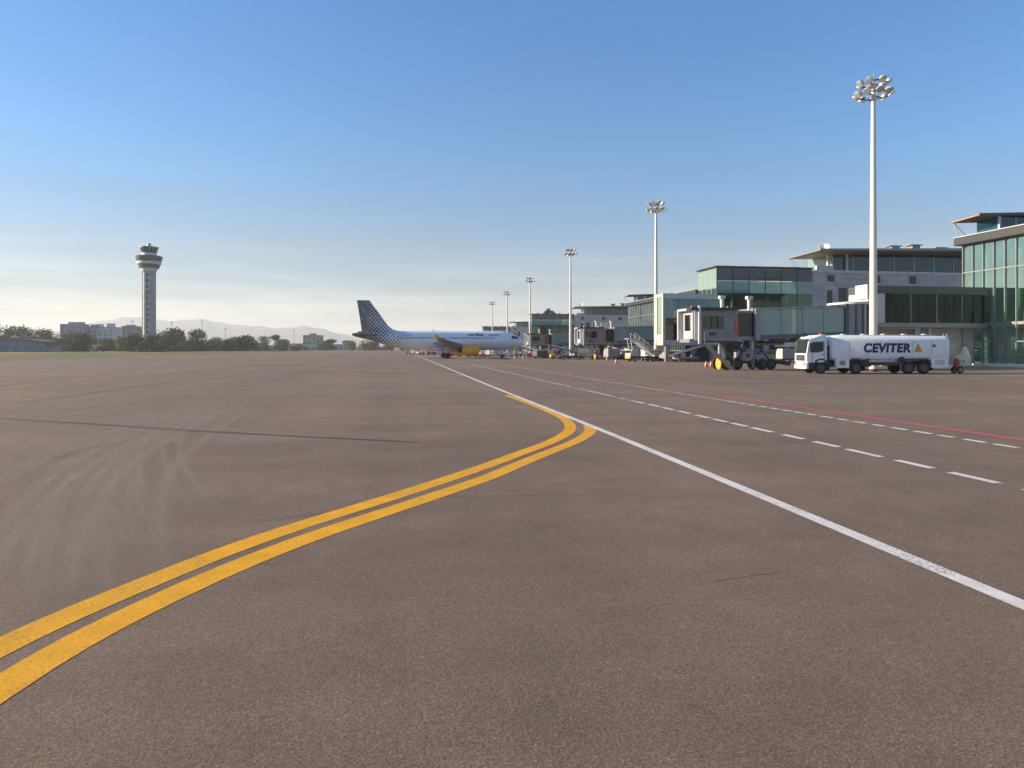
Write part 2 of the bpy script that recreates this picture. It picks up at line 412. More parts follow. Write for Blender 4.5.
taxi = catmull([G(*p) for p in ((-60, 396), (0, 388.6), (70, 380.5), (146, 373), (234, 365.5), (300, 361.7), (360, 358.6))])
strip('faded_yellow_line', taxi, .45, paint('old_yellow_paint', (.42, .25, .075), .8, (.22, .16, .10)), .004)
strip('faded_yellow_line', catmull([G(*p) for p in ((280, 367), (329, 368.6), (400, 371.5), (446, 374), (462, 376))]), .35, ry_paint, .004)
# a long thin cast shadow, painted as a dark strip across the pavement
strip('shadow_strip', catmull([G(*p) for p in ((-60, 413), (0, 418.5), (90, 424), (180, 430), (270, 435), (350, 439), (400, 441.5), (440, 444))]), .30, track('shadow_strip_tone', (.03, .027, .026), 1.5, True), .0035, True)
# swaths left by turning wheels
def crop(p): return G(p[0] * .557, 340 + p[1] * .557)
lt = track('worn_swath', (.34, .27, .20), .95)
dk = track('dark_swath', (.10, .083, .07), .42)
tz = .0012
for pts, w, mm in (
        ([(60, 520), (90, 420), (105, 330), (150, 250), (230, 175), (330, 128), (470, 85)], .9, lt),
        ([(190, 440), (165, 330), (175, 260), (215, 200), (300, 150), (400, 112)], .8, lt),
        ([(250, 410), (215, 330), (200, 270), (225, 215), (270, 180), (330, 148)], .6, lt),
        ([(370, 330), (320, 280), (292, 225), (292, 185), (320, 150), (390, 118), (480, 84)], .7, lt),
        ([(30, 480), (50, 390), (75, 320), (120, 250), (190, 195)], .7, lt),
        ([(-20, 360), (60, 270), (150, 205), (260, 160), (400, 120), (560, 80)], 1.1, lt),
        ([(120, 520), (140, 400), (175, 300), (235, 225), (330, 165), (450, 110), (600, 75)], 1.2, lt),
        ([(0, 230), (100, 190), (220, 160), (330, 138), (480, 100)], 1.0, lt),
        ([(0, 275), (60, 230), (130, 195), (190, 178)], .6, lt),
        ([(0, 150), (120, 128), (250, 102), (340, 92)], .9, lt),
        ([(0, 165), (150, 135), (300, 108)], .7, lt),
        ([(300, 135), (380, 162), (500, 178), (640, 180)], .6, lt),
        ([(0, 120), (150, 98), (330, 74), (520, 62)], 1.6, dk),
        ([(90, 220), (160, 195), (240, 180)], .4, dk),
        ([(430, 330), (520, 318), (640, 305)], .3, dk)):
    base = ease(catmull([crop(p) for p in pts]), 6); nl = 1 if w < .5 or mm is dk else 3
    for q in range(nl):
        o = (q - (nl - 1) / 2) * w * .62 + rnd.uniform(-.08, .08); tz += .00003; line = []
        for i2, p in enumerate(base):
            a2 = Vector(base[max(0, i2 - 1)]); b2 = Vector(base[min(len(base) - 1, i2 + 1)]); d2 = (b2 - a2).normalized(); line.append((p[0] - d2.y * o, p[1] + d2.x * o))
        strip('tyre_track', line, w * (.42 if nl > 1 else .8), mm, tz, True)

crk = track('crack_seal', (.05, .043, .038), 1.0, True)
for a, b, w in (((690, 585), (800, 569), .03), ((400, 498), (640, 493), .04)):
    pa, pb = Vector(G(*a)), Vector(G(*b)); nn = 24; pts = [pa + (pb - pa) * (k / nn) + Vector((rnd.uniform(-1, 1), rnd.uniform(-1, 1))) * .025 for k in range(nn + 1)]
    strip('pavement_crack', ease([tuple(p) for p in pts], 2), w, crk, .0026, True)
# ------------------------------------------------------------------ far hills
def hills():
    m, n, l, b = newmat('hill_scrub'); v = coord(n)
    l.new(ramp(n, l, noise(n, l, v, .004, 6), [(.3, (.05, .065, .04)), (.7, (.12, .115, .075))]), b.inputs['Base Color']); b.inputs['Roughness'].default_value = 1
    prof = [(-420, 322), (-300, 318), (-180, 326), (-80, 322), (0, 331), (40, 332), (70, 329), (90, 322.5), (110, 318.5), (125, 316.5), (150, 318.5), (175, 320), (204, 319), (225, 322), (245, 325.5), (280, 327), (305, 326), (325, 329), (345, 334), (370, 340), (420, 344), (520, 345), (700, 343), (1000, 340), (1300, 338)]
    D0 = 7000.0; cols = []
    for i in range(len(prof) - 1):
        for k in range(10):
            t = k / 10; cols.append((prof[i][0] + (prof[i + 1][0] - prof[i][0]) * t, prof[i][1] + (prof[i + 1][1] - prof[i][1]) * t))
    rows = 14; vs = []; rr = random.Random(5)
    ph = [rr.uniform(0, 6) for _ in range(8)]
    for px, py in cols:
        h = (HOR - py) / F * D0
        for r in range(rows):
            t = r / (rows - 1)                      # 0 foot, .6 crest, 1 behind
            D = D0 - 1500 + 2600 * t
            e = math.sin(min(1, t / .58) * math.pi / 2) ** 1.3 if t < .58 else 1 - (t - .58) * 1.4
            z = h * e * (D / D0 if t < .58 else 1) + 14 * math.sin(px * .11 + ph[0] + 3 * t) * t + 9 * math.sin(px * .31 + ph[1] + 7 * t) * t
            if r == 0: z = -5
            x, yy = P(px, D); vs.append((x, yy, z))
    fs = []
    for c in range(len(cols) - 1):
        for r in range(rows - 1):
            fs.append((c * rows + r, (c + 1) * rows + r, (c + 1) * rows + r + 1, c * rows + r + 1))
    struct(MB().add(vs, fs).build('hills', m, smooth=True, angle=180))
hills()

# ------------------------------------------------------------------ haze
def haze():
    m = bpy.data.materials.new('haze_air'); m.use_nodes = True; n, l = m.node_tree.nodes, m.node_tree.links
    n.clear(); out = n.new('ShaderNodeOutputMaterial'); pv = n.new('ShaderNodeVolumePrincipled')
    pv.inputs['Density'].default_value = HAZE; pv.inputs['Color'].default_value = (.88, .92, .96, 1); pv.inputs['Anisotropy'].default_value = .15
    l.new(pv.outputs[0], out.inputs['Volume'])
    o = MB().box(-12000, 12000, -9000, 12000, -7, 345).build('haze', m); o['kind'] = 'stuff'
HAZE = 1.6e-4
haze()

# ------------------------------------------------------------------ terminal hall with the glass front
def glass_hall(label, yn, yf, X=72.0, front=45):
    """long curtain wall facing the apron, its far end at yf; roof edge, roof lounge and canopy at the end"""
    y0 = yf - front
    off = (X, yf, 0); t = thing('terminal_hall', label, 'terminal hall', off)
    def mb(): return MB(off)
    # shell
    mb().box(X + .02, X + 24, y0, yf - .03, 5.0, 5.35).build('floor_slab', inner_floor, t)
    mb().box(X + 11.6, X + 24, y0, yf - .3, .02, 9.2).build('inner_wall', inner_dark, t)
    mb().box(X + 7.5, X + 24, y0, yf - .6, 9.25, 15.4).build('inner_wall', render_white, t)
    mb().box(X + .1, X + 11, yf - .55, yf - .25, 10.2, 15.4).build('end_wall', lightm, t)
    z = [0.25, 3.0, 5.2, 9.0, 12.4, 15.4]
    ys = []; y = yf
    while y > y0 + .1:
        ys.append(y); y -= 1.55
    k = 0
    for i in range(len(ys) - 1):
        a = mb(); a.box(X + .10, X + .13, ys[i + 1] + .07, ys[i] - .07, .25, 15.4)
        a.build('glass_bay', g_hall, t)
    e = mb(); e.box(X + .15, X + 11.5, yf - .04, yf, .25, 15.4).build('end_glass', g_green, t)
    for yy in ys:
        mb().box(X - .06, X + .2, yy - .04, yy + .04, .1, 15.4).build('mullion', greym, t)
    for zz in (1.5, 3.0, 5.2, 11.9):
        h = mb()
        for i in range(len(ys) - 1): h.box(X - .02, X + .16, ys[i + 1] + .065, ys[i] - .065, zz - .06, zz + .06)
        h.build('transom', greym, t)
    for i in range(0, len(ys), 3):
        mb().tube((X + 2.6, ys[i] - 1, .02), (X + 2.6, ys[i] - 1, 15.4), .32, n=14).build('inner_column', render_white, t, smooth=True)
    for i in range(1, len(ys), 4):
        mb().bar((X + 1.2, ys[i], 5.3), (X + 3.4, ys[i] + 1.5, 15.3), .22).build('brace', render_white, t)
    # roof edge
    mb().box(X - .95, X + 24, y0, yf + .45, 15.42, 16.42).build('roof', darkm, t, bevel=.05)
    mb().box(X - .99, X - .7, y0, yf + .49, 16.422, 16.52).build('roof_trim', lightm, t)
    # roof lounge and its canopy
    yl0, yl1 = yf - 4.1, yf - .1
    lx = X + 1.6
    mb().box(lx + .1, X + 23, yl0 + .35, yl1 - .3, 16.55, 18.5).build('lounge_glass', g_blue, t)
    mb().box(lx + 3, X + 22, yl0 + 1.5, yl1 - 1, 16.56, 18.45).build('lounge_core', inner_dark, t)
    mb().box(lx - .12, lx + .12, yl0 + .1, yl0 + .34, 16.46, 18.6).build('post', render_white, t)
    for j in range(1, 9):
        mb().box(lx + j * 2.4 - .05, lx + j * 2.4 + .05, yl0 + .26, yl0 + .34, 16.46, 18.5).build('mullion', lightm, t)
    mb().hexa([(X - 1.5, yl0, 18.55), (X + 24, yl0, 19.6), (X + 24, yf + .3, 19.6), (X - 1.5, yf + .3, 18.35)],
              [(X - 1.5, yl0, 18.72), (X + 24, yl0, 19.95), (X + 24, yf + .3, 19.95), (X - 1.5, yf + .3, 18.52)]).build('canopy', brown, t)
    c2 = mb().hexa([(X - 1.55, yl0 - .14, 18.52), (X + 24, yl0 - .14, 19.56), (X + 24, yl0 - .01, 19.56), (X - 1.55, yl0 - .01, 18.52)],
                   [(X - 1.55, yl0 - .14, 18.8), (X + 24, yl0 - .14, 20.02), (X + 24, yl0 - .01, 20.02), (X - 1.55, yl0 - .01, 18.8)])
    c2.build('canopy_edge', slate, t)
    mb().bar((X - 1.2, yf + .15, 18.4), (X - .7, yf - .1, 16.5), .09).build('strut', lightm, t)
    mb().bar((X - 1.2, yf + .15, 18.4), (X + .4, yf - .3, 16.5), .06).build('strut', lightm, t)
    for k in range(4):
        u = mb().box(X + 3 + k * .6, X + 5 + k * .6, yf - 9 - k * 7, yf - 6.8 - k * 7, 16.43, 17.3 + .25 * (k % 2)).build('roof_unit', greym, t)
        mb().tube((X + 3.5, yf - 6 - k * 7, 16.43), (X + 3.5, yf - 6 - k * 7, 18.6), .05, n=6).build('roof_aerial', lightm, t)
    # plinth
    mb().box(X - 2.8, X - .2, y0, yf - 4.4, .005, .30).build('kerb', render_white, t, bevel=.02)
    return t
glass_hall('tall green glass terminal hall with dark flat roof edge at right border', 0, 77.7)
glass_hall('distant green glass hall with two stacked roof edges behind the white stair block', 0, 208.5, 72, 52)

# ------------------------------------------------------------------ gate corridor raised on columns
def gate_corridor(label, x0, x1, y0, y1, z0, z1, dark=True):
    off = (x0, y0, 0); t = thing('gate_corridor', label, 'corridor', off)
    def mb(): return MB(off)
    mb().box(x0, x1, y0, y1, z0, z0 + .55).build('deck', greym, t)
    mb().box(x0, x1, y0, y1, z1 - .95, z1).build('roof', slate, t, bevel=.04)
    mb().box(x0, x0 + .3, y0, y1, z0 + .55, z1 - .95).build('end_wall', render_white, t)
    mb().box(x0 - .22, x0 - .003, y0 - .1, y1 - 1.5, z1 - 1.6, z1 + .12).build('end_fascia', render_white, t, bevel=.03)
    mb().box(x0 + .3, x0 + 2.2, y0 + .0, y0 + .2, z0 + .55, z1 - .95).build('side_panel', lightm, t)
    n = max(3, int((x1 - x0 - 2.2) / 2.9)); w = (x1 - x0 - 2.2) / n
    for k in range(n):
        a = x0 + 2.2 + k * w
        mb().box(a + .06, a + w - .06, y0 + .08, y0 + .11, z0 + .55, z1 - .95).build('window_bay', g_dark if dark else g_pale, t)
        mb().box(a - .05, a + .05, y0 + .02, y0 + .16, z0 + .55, z1 - .95).build('mullion', greym, t)
    mb().box(x0 + .3, x1, y1 - .15, y1, z0 + .55, z1 - .95).build('back_wall', inner_dark, t)
    for k in range(3):
        xx = x0 + 3 + k * (x1 - x0 - 5) / 2
        mb().box(xx - .25, xx + .25, y0 + 1.2, y0 + 1.7, .0, z0).build('column', concrete, t)
    return t
gb = gate_corridor('dark glazed raised corridor joining the near jet bridge to the glass hall', 55.5, 71.9, 73.8, 77.4, 4.7, 9.7)
# ground floor under it
o = (64, 74.6, 0)
gw = thing('ground_floor_wall', 'grey stone ground floor wall below the dark glazed corridor', 'wall', o)
MB(o).box(58, 64.9, 77.45, 77.8, 0, 4.65).build('wall', concrete, gw)
MB(o).box(65.0, 71.4, 75.4, 75.8, 0, 4.65).build('wall', stone, gw)
MB(o).box(59, 60.6, 77.38, 77.44, 0, 2.6).build('door', inner_dark, gw)
MB(o).box(61.2, 63.4, 77.38, 77.44, 0, 2.9).build('door', slate, gw)
MB(o).box(66.2, 67.2, 75.33, 75.39, 1.6, 2.8).build('vent', greym, gw)
MB(o).box(64.35, 64.6, 74.5, 74.75, 0, 4.65).build('post', render_white, gw)
k = MB((0, 0, 0)).prism([(0, 0), (1.5, 0), (1.5, 1.15), (.95, 2.35), (.62, 1.45), (0, 1.2)], -.35, .35, 'y').build('sunlit_patch_block', render_white, None, bevel=.03)  # white block added in place of a sunlit triangle on the wall
k.location = (67.0, 73.2, 0); k.rotation_euler = (0, 0, R(-75)); tag(k, 'small white pointed block added for the sunlit patch by the stone wall at right', 'stand-in block')
MB((0, 0, 0)).box(.2, .9, -.36, -.352, .2, 1.0).build('door', lightm, k)  # pale panel on the added block
kb = MB().box(60, 70.4, 71.9, 72.9, .0, .13).build('kerb_island', render_white, None, bevel=.03); tag(kb, 'low pale kerb island running below the dark corridor', 'kerb')

# ------------------------------------------------------------------ gate pier: stone wall, glass box, roof lounge with canopy
def gate_pier(label, loc):
    """local origin: near apron corner of the glass box; x away from the apron, y away from the camera"""
    t = thing('gate_pier', label, 'terminal pier', loc)
    def b(x0, x1, y0, y1, z0, z1, name, m, bev=0): return MB().box(x0, x1, y0, y1, z0, z1).build(name, m, t, bevel=bev)
    L = 19.4
    # glass box
    b(-.05, L, -.05, 8.0, 17.0, 17.22, 'roof', slate)
    b(-.5, L, -.5, 8.2, 17.22, 17.4, 'roof_edge', slate, .03)
    b(.1, L, .1, 7.9, 4.4, 5.0, 'floor_slab', inner_floor)
    b(.3, L, .3, 7.7, 12.25, 12.5, 'ceiling', inner_wall)
    b(5, L - .1, 6.6, 7.6, 5.01, 12.2, 'inner_wall', inner_dark)
    n = 6; w = L / n
    for k in range(n):
        x = k * w
        b(x + .05, x + w - .05, 0, .03, 14.75, 16.98, 'spandrel', g_spandrel)
        b(x + .05, x + w - .05, 0, .03, 12.45, 14.7, 'window_bay', g_pale)
        b(x + .05, x + w - .05, 0, .03, 5.0, 12.4, 'window_bay', g_green)
        b(x - .05, x + .05, -.06, .08, 4.4, 16.98, 'mullion', darkm)
    for k in range(4):
        y = .06 + k * 1.97
        b(0, .03, y + .05, y + 1.92, 13.4, 16.98, 'end_bay', g_pale)
        b(0, .03, y + .05, y + 1.92, 5.0, 13.3, 'end_bay', g_green)
        b(-.05, .06, y - .05 + (.06 if k == 0 else 0), y + .05, 4.4, 16.98, 'mullion', lightm)
    for x, y in ((1.6, 1.6), (4.4, 2.6), (8, 1.5), (11.5, 2.4), (15, 1.6), (18, 2.2)):
        MB().tube((x, y, 0), (x, y, 12.2), .28).build('inner_column', render_white, t, smooth=True)
    for x in (2.5, 9, 14):
        MB().bar((x, 1, 5.1), (x + 2.2, 1.2, 9), .25).build('brace', render_white, t)
    # stone block
    b(L, 66, .0, 24, 4.5, 16.8, 'stone_wall', stone)
    b(L, 66, 3.2, 24, 0, 4.48, 'ground_wall', cabgrey)
    b(L + .1, 66, -.14, .0 - .003, 16.55, 17.0, 'coping', lightm)
    for x0, x1, z0, z1, m in ((22.6, 23.8, 15.0, 16.0, g_dark), (22.5, 23.4, 10.2, 13.1, g_dark), (24.9, 26.4, 10.3, 13.6, g_dark), (26.7, 28.6, 10.2, 13.8, lightm), (32.2, 33.6, 14.8, 16.1, g_dark), (40, 41.4, 14.8, 16.1, g_dark)):
        f = b(x0 - .08, x1 + .08, -.05, .0 - .003, z0 - .08, z1 + .08, 'window_frame', darkm)
        MB().box(x0, x1, -.08, -.055, z0, z1).build('pane', m, f)
    # ground floor openings
    for x in (21, 27, 33, 39):
        b(x, x + 2.6, 3.1, 3.197, 0, 3.1, 'door', inner_dark)
        b(x + 3.4, x + 3.9, .1, .6, 0, 4.49, 'pillar', render_white); b(x + .6, x + 1.0, .1, .5, 0, 4.49, 'pillar', aged)
    # recessed ground floor under the box
    b(2, L - .02, 3.4, 3.8, 0, 4.38, 'ground_wall', inner_dark)  # dark colour put in for the deep shade under the box
    for x in (1, 5.5, 10, 14.5):
        b(x - .25, x + .25, .4, .9, 0, 4.38, 'column', concrete)
    for x in (3.2, 7.2, 12):
        b(x, x + 1.9, 3.33, 3.395, 0, 2.5, 'door', inner_dark)
    # lounge on the roof
    b(24.4, 66, 1.2, 1.25, 17.02, 20.1, 'lounge_glass', g_blue)
    b(24.2, 24.25, 1.2, 9, 17.02, 20.1, 'lounge_glass', g_pale)
    b(28.5, 66, 3.0, 9, 17.02, 20.1, 'lounge_core', inner_dark)
    for k in range(9):
        b(24.3 + k * 4.4 - .07, 24.3 + k * 4.4 + .07, 1.08, 1.18, 17.02, 20.1, 'mullion', lightm)
    b(23.0, 23.35, .7, 1.05, 17.02, 20.3, 'post', render_white)
    b(27.0, 27.35, .7, 1.05, 17.02, 20.3, 'post', render_white)
    b(20.4, 24, .2, .6, 17.02, 17.9, 'parapet', render_white)
    MB().hexa([(18.7, -3.5, 20.25), (66, -3.5, 21.2), (66, 7.5, 20.6), (18.7, 7.5, 20.0)], [(18.7, -3.5, 20.42), (66, -3.5, 21.6), (66, 7.5, 21), (18.7, 7.5, 20.17)]).build('canopy', brown, t)
    MB().hexa([(18.6, -3.62, 20.2), (66, -3.62, 21.15), (66, -3.51, 21.15), (18.6, -3.51, 20.2)], [(18.6, -3.62, 20.55), (66, -3.62, 21.75), (66, -3.51, 21.75), (18.6, -3.51, 20.55)]).build('canopy_edge', greym, t)
    MB().bar((19.2, 7.0, 20.0), (20.2, 6.4, 17.1), .1).build('strut', lightm, t)
    MB().bar((19.2, 7.0, 20.0), (21.8, 5.8, 17.1), .07).build('strut', lightm, t)
    for k, x in enumerate((3, 8.5, 13, 17)):
        b(x, x + .9 + .3 * (k % 2), 3, 4.2, 17.405, 17.9, 'roof_unit', lightm if k % 2 else greym)
        MB().tube((x + 1.8, 2.5, 17.4), (x + 1.8, 2.5, 18.6 + .5 * (k % 2)), .05, n=6).build('roof_aerial', lightm, t)
    # plant on the roof
    d = MB().lathe([(.1, 0), (.75, .25), (1.0, .6), (.95, .62), (.7, .32), (.08, .08)], 18).build('roof_dish', white, t, smooth=True)
    d.location = (23.2, 2, 21.3); d.rotation_euler = (R(35), R(-30), 0)
    MB().tube((23.2, 2, 20.4), (23.2, 2, 21.4), .08).build('dish_post', lightm, t)
    for x, h, m in ((37, .9, greym), (41.5, 1.2, brown), (47, .8, lightm)):
        u = b(x, x + 1.7, 1, 2.6, 21.2, 21.2 + h, 'roof_unit', m)
        MB().box(x - .5, x + 2.2, .8, 2.8, 21.2 + h + .003, 21.2 + h + .15).build('lid', greym, u)
    return t
XD, YD = 58.0, 118.5
p0 = gate_pier('near terminal pier with green glass box, stone wall and roof canopy', (XD, YD, 0))
p1 = dup(p0, (XD, YD + 178.5, 0), label='second terminal pier with dark green glass box behind the middle jet bridge')
p2 = dup(p0, (XD, YD + 357, 0), label='farthest terminal pier, small and grey above the airliner nose')
for p in (p0, p1, p2): p['group'] = 'terminal piers along the apron'
ru = thing('roof_plant', 'dark rooftop plant room on the second pier glass box', 'plant room', (XD + 6, YD + 178.5 + 3, 17.4), 0)
MB().hexa([(0, 0, 0), (6, 0, 0), (6, 4, 0), (0, 4, 0)], [(1, .5, 1.6), (4.6, .5, 1.6), (4.6, 3.5, 1.6), (1, 3.5, 1.6)]).build('housing', slate, ru)
MB().box(1.6, 3.4, 1, 3, 1.605, 2.6).build('hood', greym, ru)

# ------------------------------------------------------------------ white stair block
def stair_block():
    x0, x1 = 41.3, 50.3; y0 = onX(663, x0); y1 = y0 + 3.9; off = (x0, y0, 0)
    t = thing('stair_block', 'white framed stair block with glass sides beside the second lamp mast', 'stair block', off)
    def b(a0, a1, b0, b1, z0, z1, n, m, bev=0): return MB(off).box(a0, a1, b0, b1, z0, z1).build(n, m, t, bevel=bev)
    off = (x0, y0, .85)
    b(x0, x1, y0, y1, 3.5, 4.3, 'deck', aged)
    b(x0 + .35, x1, y0 + .05, y1, 10.9, 11.7, 'roof', lightm)
    b(x0, x0 + .35, y0, y0 + .55, 4.3, 11.75, 'end_frame', aged); b(x0, x0 + .35, y1 - 1.3, y1, 4.3, 11.75, 'end_frame', aged)
    b(x0, x0 + .35, y0 + .55, y1 - 1.3, 11.2, 11.75, 'end_frame', aged); b(x0, x0 + .35, y0 + .55, y1 - 1.3, 4.3, 5.2, 'end_frame', aged)
    b(x0 + .12, x0 + .16, y0 + .55, y1 - 1.3, 5.2, 11.2, 'end_glass', g_pale)
    for k in range(4):
        a = x0 + .4 + k * 2.4
        b(a + .05, a + 2.35, y0 + .05, y0 + .08, 7.8, 10.85, 'window_bay', g_pale); b(a + .05, a + 2.35, y0 + .05, y0 + .08, 4.3, 7.7, 'window_bay', g_dark)
        b(a - .05, a + .05, y0, y0 + .12, 4.3, 10.9, 'mullion', greym)
    b(x0 + 1, x1, y1 - .2, y1 - .02, 4.3, 10.88, 'back_wall', inner_wall)
    MB(off).bar((x0 + 2, y0 + 2, 4.4), (x1 - 1, y0 + 2, 9.5), 1.4, .3).build('stair_flight', greym, t)
    for xx in (x0 + .6, x0 + 5, x1 - .8): b(xx, xx + .55, y0 + .4, y0 + .95, -.85, 3.5, 'column', greym)
    b(x0 + 5, x1, y0 + 2.6, y0 + 3, -.85, 3.48, 'ground_wall', inner_dark)
stair_block()
o = (44.5, 124.4, 0)

# ------------------------------------------------------------------ jet bridges
def jet_bridge(label, loc, first_only=False):
    """local x runs from the cab (0) to the rotunda (21); y across; near side is -y"""
    t = thing('jet_bridge', label, 'jet bridge', loc, 0, 'jet bridges at the gates')
    def b(x0, x1, y0, y1, z0, z1, n, m, bev=0, par=None): return MB().box(x0, x1, y0, y1, z0, z1).build(n, m, par or t, bevel=bev)
    # cab
    b(.4, 5.6, -1.9, .6, 2.75, 3.1, 'cab_floor', greym)
    b(0.5, 5.6, -2.2, .7, 5.95, 6.2, 'cab_roof', darkm, .03)
    cw = MB().box(1.5, 5.5, -1.9, -1.8, 3.1, 4.1).box(1.5, 5.5, -1.9, -1.8, 5.35, 5.95).box(1.5, 1.9, -1.9, -1.8, 4.1, 5.35).box(4.2, 5.5, -1.9, -1.8, 4.1, 5.35).build('cab_wall', cabgrey, t)
    for x in (1.95, 2.85, 3.55): b(x, x + (.8 if x < 2.5 else .6), -1.88, -1.84, 4.12, 5.33, 'cab_window', g_car)
    b(2.6, 3.3, -1.93, -1.905, 3.45, 3.75, 'notice', darkm)
    b(1.5, 5.5, .5, .6, 3.1, 5.95, 'cab_wall', cabgrey)
    fr = MB().box(.75, .95, -1.9, -1.4, 3.1, 5.9).box(.75, .95, .0, .6, 3.1, 5.9).box(.75, .95, -1.4, 0, 5.5, 5.9).box(.75, .95, -1.4, 0, 3.1, 3.9).build('cab_front', lightm, t)
    b(.83, .87, -1.4, 0, 3.9, 5.5, 'front_window', g_car)
    for y in (-1.98, .45): b(.2 if y > 0 else .9, 1.48, y, y + .26, 2.9, 6.05, 'bellows', lightm, .05)
    b(.1, .75, -1.72, .45, 5.85, 6.1, 'bellows', lightm, .05)
    b(1.25, 1.5, -2.3, -2.0, 2.6, 6.35, 'bumper_post', lightm, .03)
    b(5.6, 5.9, -1.75, 1.75, 2.9, 6.05, 'portal', greym)
    # outer tunnel, dark glass
    b(5.9, 8.0, -1.35, 1.35, 3.0, 3.35, 'tunnel_floor', greym); b(5.9, 8.0, -1.4, 1.4, 5.75, 5.95, 'tunnel_roof', greym)
    b(5.95, 7.95, -1.33, -1.29, 3.36, 5.74, 'tunnel_glass', g_dark); b(5.95, 7.95, 1.29, 1.33, 3.36, 5.74, 'tunnel_glass', g_dark)
    b(7.9, 8.45, -1.75, 1.75, 2.95, 6.2, 'portal', greym)
    # inner tunnel, pale glass, rising a little towards the rotunda
    za, zb = 0.0, .35; xa, xb = 8.45, 18.4
    def sl(y0, y1, z0, z1, n, m): return MB().hexa([(xa, y0, z0 + za), (xb, y0, z0 + zb), (xb, y1, z0 + zb), (xa, y1, z0 + za)], [(xa, y0, z1 + za), (xb, y0, z1 + zb), (xb, y1, z1 + zb), (xa, y1, z1 + za)]).build(n, m, t)
    sl(-1.6, 1.6, 3.05, 3.5, 'tunnel_floor', slate); sl(-1.62, 1.62, 6.05, 6.25, 'tunnel_roof', greym)
    n = 4; w = (xb - xa) / n
    for k in range(n):
        z = zb * (k + .5) / n
        b(xa + k * w + .04, xa + (k + 1) * w - .04, -1.56, -1.53, 3.52 + z - .04, 6.03 + z, 'tunnel_glass', g_pale)
        b(xa + k * w + .04, xa + (k + 1) * w - .04, 1.53, 1.56, 3.52 + z - .04, 6.03 + z, 'tunnel_glass', g_pale)
        b(xa + k * w - .04, xa + k * w + .04, -1.6, -1.5, 3.5 + z, 6.05 + z, 'mullion', greym)
        for q in (.25, .95, 1.6): MB().bar((xa + k * w + q, -1.5, 3.56 + z), (xa + k * w + q + (.5 - .3 * q) * (1 if k % 2 else -.6), -1.46, 5.98 + z), .10, .05).build('brace', render_white, t)
    # rotunda
    MB().lathe([(1.9, 3.5), (1.9, 6.7)], 20, (20, 0, 0)).build('rotunda_wall', greym, t, smooth=True)
    MB().lathe([(2.1, 6.7), (2.1, 6.9), (.2, 7.1)], 20, (20, 0, 0)).build('rotunda_roof', render_white, t, smooth=True)
    for a in (-.9, .9): b(18.4, 18.75, a * 1.7 - .2, a * 1.7 + .2, 3.3, 6.75, 'bellows', slate, .03)
    MB().tube((20, 0, 0), (20, 0, 3.5), .55, n=16).build('pedestal', concrete, t, smooth=True)
    for k in range(14):
        a = 2 * math.pi * k / 14; MB().box(20 + 1.9 * math.cos(a) - .09, 20 + 1.9 * math.cos(a) + .09, 1.9 * math.sin(a) - .09, 1.9 * math.sin(a) + .09, 3.45, 6.68).build('rotunda_rib', slate, t)
    # drive unit under the outer tunnel
    dr = b(5.2, 6.1, -.5, .5, .9, 3.0, 'lift_column', darkm)
    b(5.0, 6.6, -1.5, 1.5, 2.55, 2.85, 'lift_beam', darkm)
    def wheel(x, y, r, hubm):
        w = MB().lathe([(r * .55, -.21), (r * .92, -.21), (r, -.12), (r, .12), (r * .92, .21), (r * .55, .21)], 22, axis='y').build('wheel', rubber, t, smooth=True, loc=(x, y, r))
        MB().lathe([(r * .2, -.26), (r * .56, -.22), (r * .56, .22), (r * .2, .26)], 18, axis='y').build('rim', hubm, w, smooth=True)
    for y in (-1.15, .9): wheel(6.1, y, .62, darkm); wheel(4.9, y, .62, yellow)
    g = MB().lathe([(.12, -.05), (.58, -.05), (.58, .05), (.12, .05)], 20, axis='x').build('wheel_guard', yellow, t, smooth=True); g.location = (4.05, -1.1, .64)
    for y in (-1.15, .9): wheel(9.0, y, .55, darkm); wheel(10.0, y, .55, darkm)
    fr = MB().bar((5.0, -.9, .75), (10.8, -.9, .75), .2, .25).bar((5.0, .9, .75), (10.8, .9, .75), .2, .25).bar((10.8, -1.2, .8), (12.1, -1.2, .6), .5, .4).build('bogie_frame', darkm, t)
    for p, q in (((6.2, -.6, .9), (8.1, -.6, 2.96)), ((10.2, -.6, .9), (8.4, -.6, 2.96)), ((7, .6, .9), (8.1, .6, 2.96))): MB().bar(p, q, .14).build('truss_strut', darkm, t)
    # service stair
    s = MB()
    for k in range(9): s.box(1.9 + k * .33, 2.25 + k * .33, -2.5, -1.95, 2.7 - k * .28, 2.75 - k * .28)
    s.bar((1.8, -2.52, 2.7), (5.0, -2.52, .1), .05, .2).bar((1.8, -1.95, 2.7), (5.0, -1.95, .1), .05, .2)
    s.build('service_stair', greym, t)
    MB().bar((1.8, -2.52, 3.7), (5.0, -2.52, 1.1), .05).bar((1.8, -2.52, 2.7), (1.8, -2.52, 3.7), .05).bar((5, -2.52, .1), (5, -2.52, 1.1), .05).bar((3.4, -2.52, 1.4), (3.4, -2.52, 2.4), .05).build('handrail', greym, t)
    # services slung below and beside the tunnel
    b(11.5, 14.5, -1.2, .6, 2.3, 3.02, 'cooling_unit', lightm, .04); b(15.2, 16.4, -1.0, .4, 2.5, 3.05, 'junction_box', greym, .03)
    MB().tube((8.4, -1.2, 2.75), (18.2, -1.2, 3.1), .1, n=8).build('cable_tray', darkm, t); MB().tube((8.6, -.8, 2.6), (17.5, -.8, 2.9), .16, n=8).build('air_duct', greym, t)
    lad = MB()
    for yy in (-1.5, -1.1): lad.bar((7.9, yy, .2), (7.6, yy, 3.0), .05)
    for k in range(8): lad.bar((7.87 - k * .035, -1.5, .5 + k * .32), (7.87 - k * .035, -1.1, .5 + k * .32), .035)
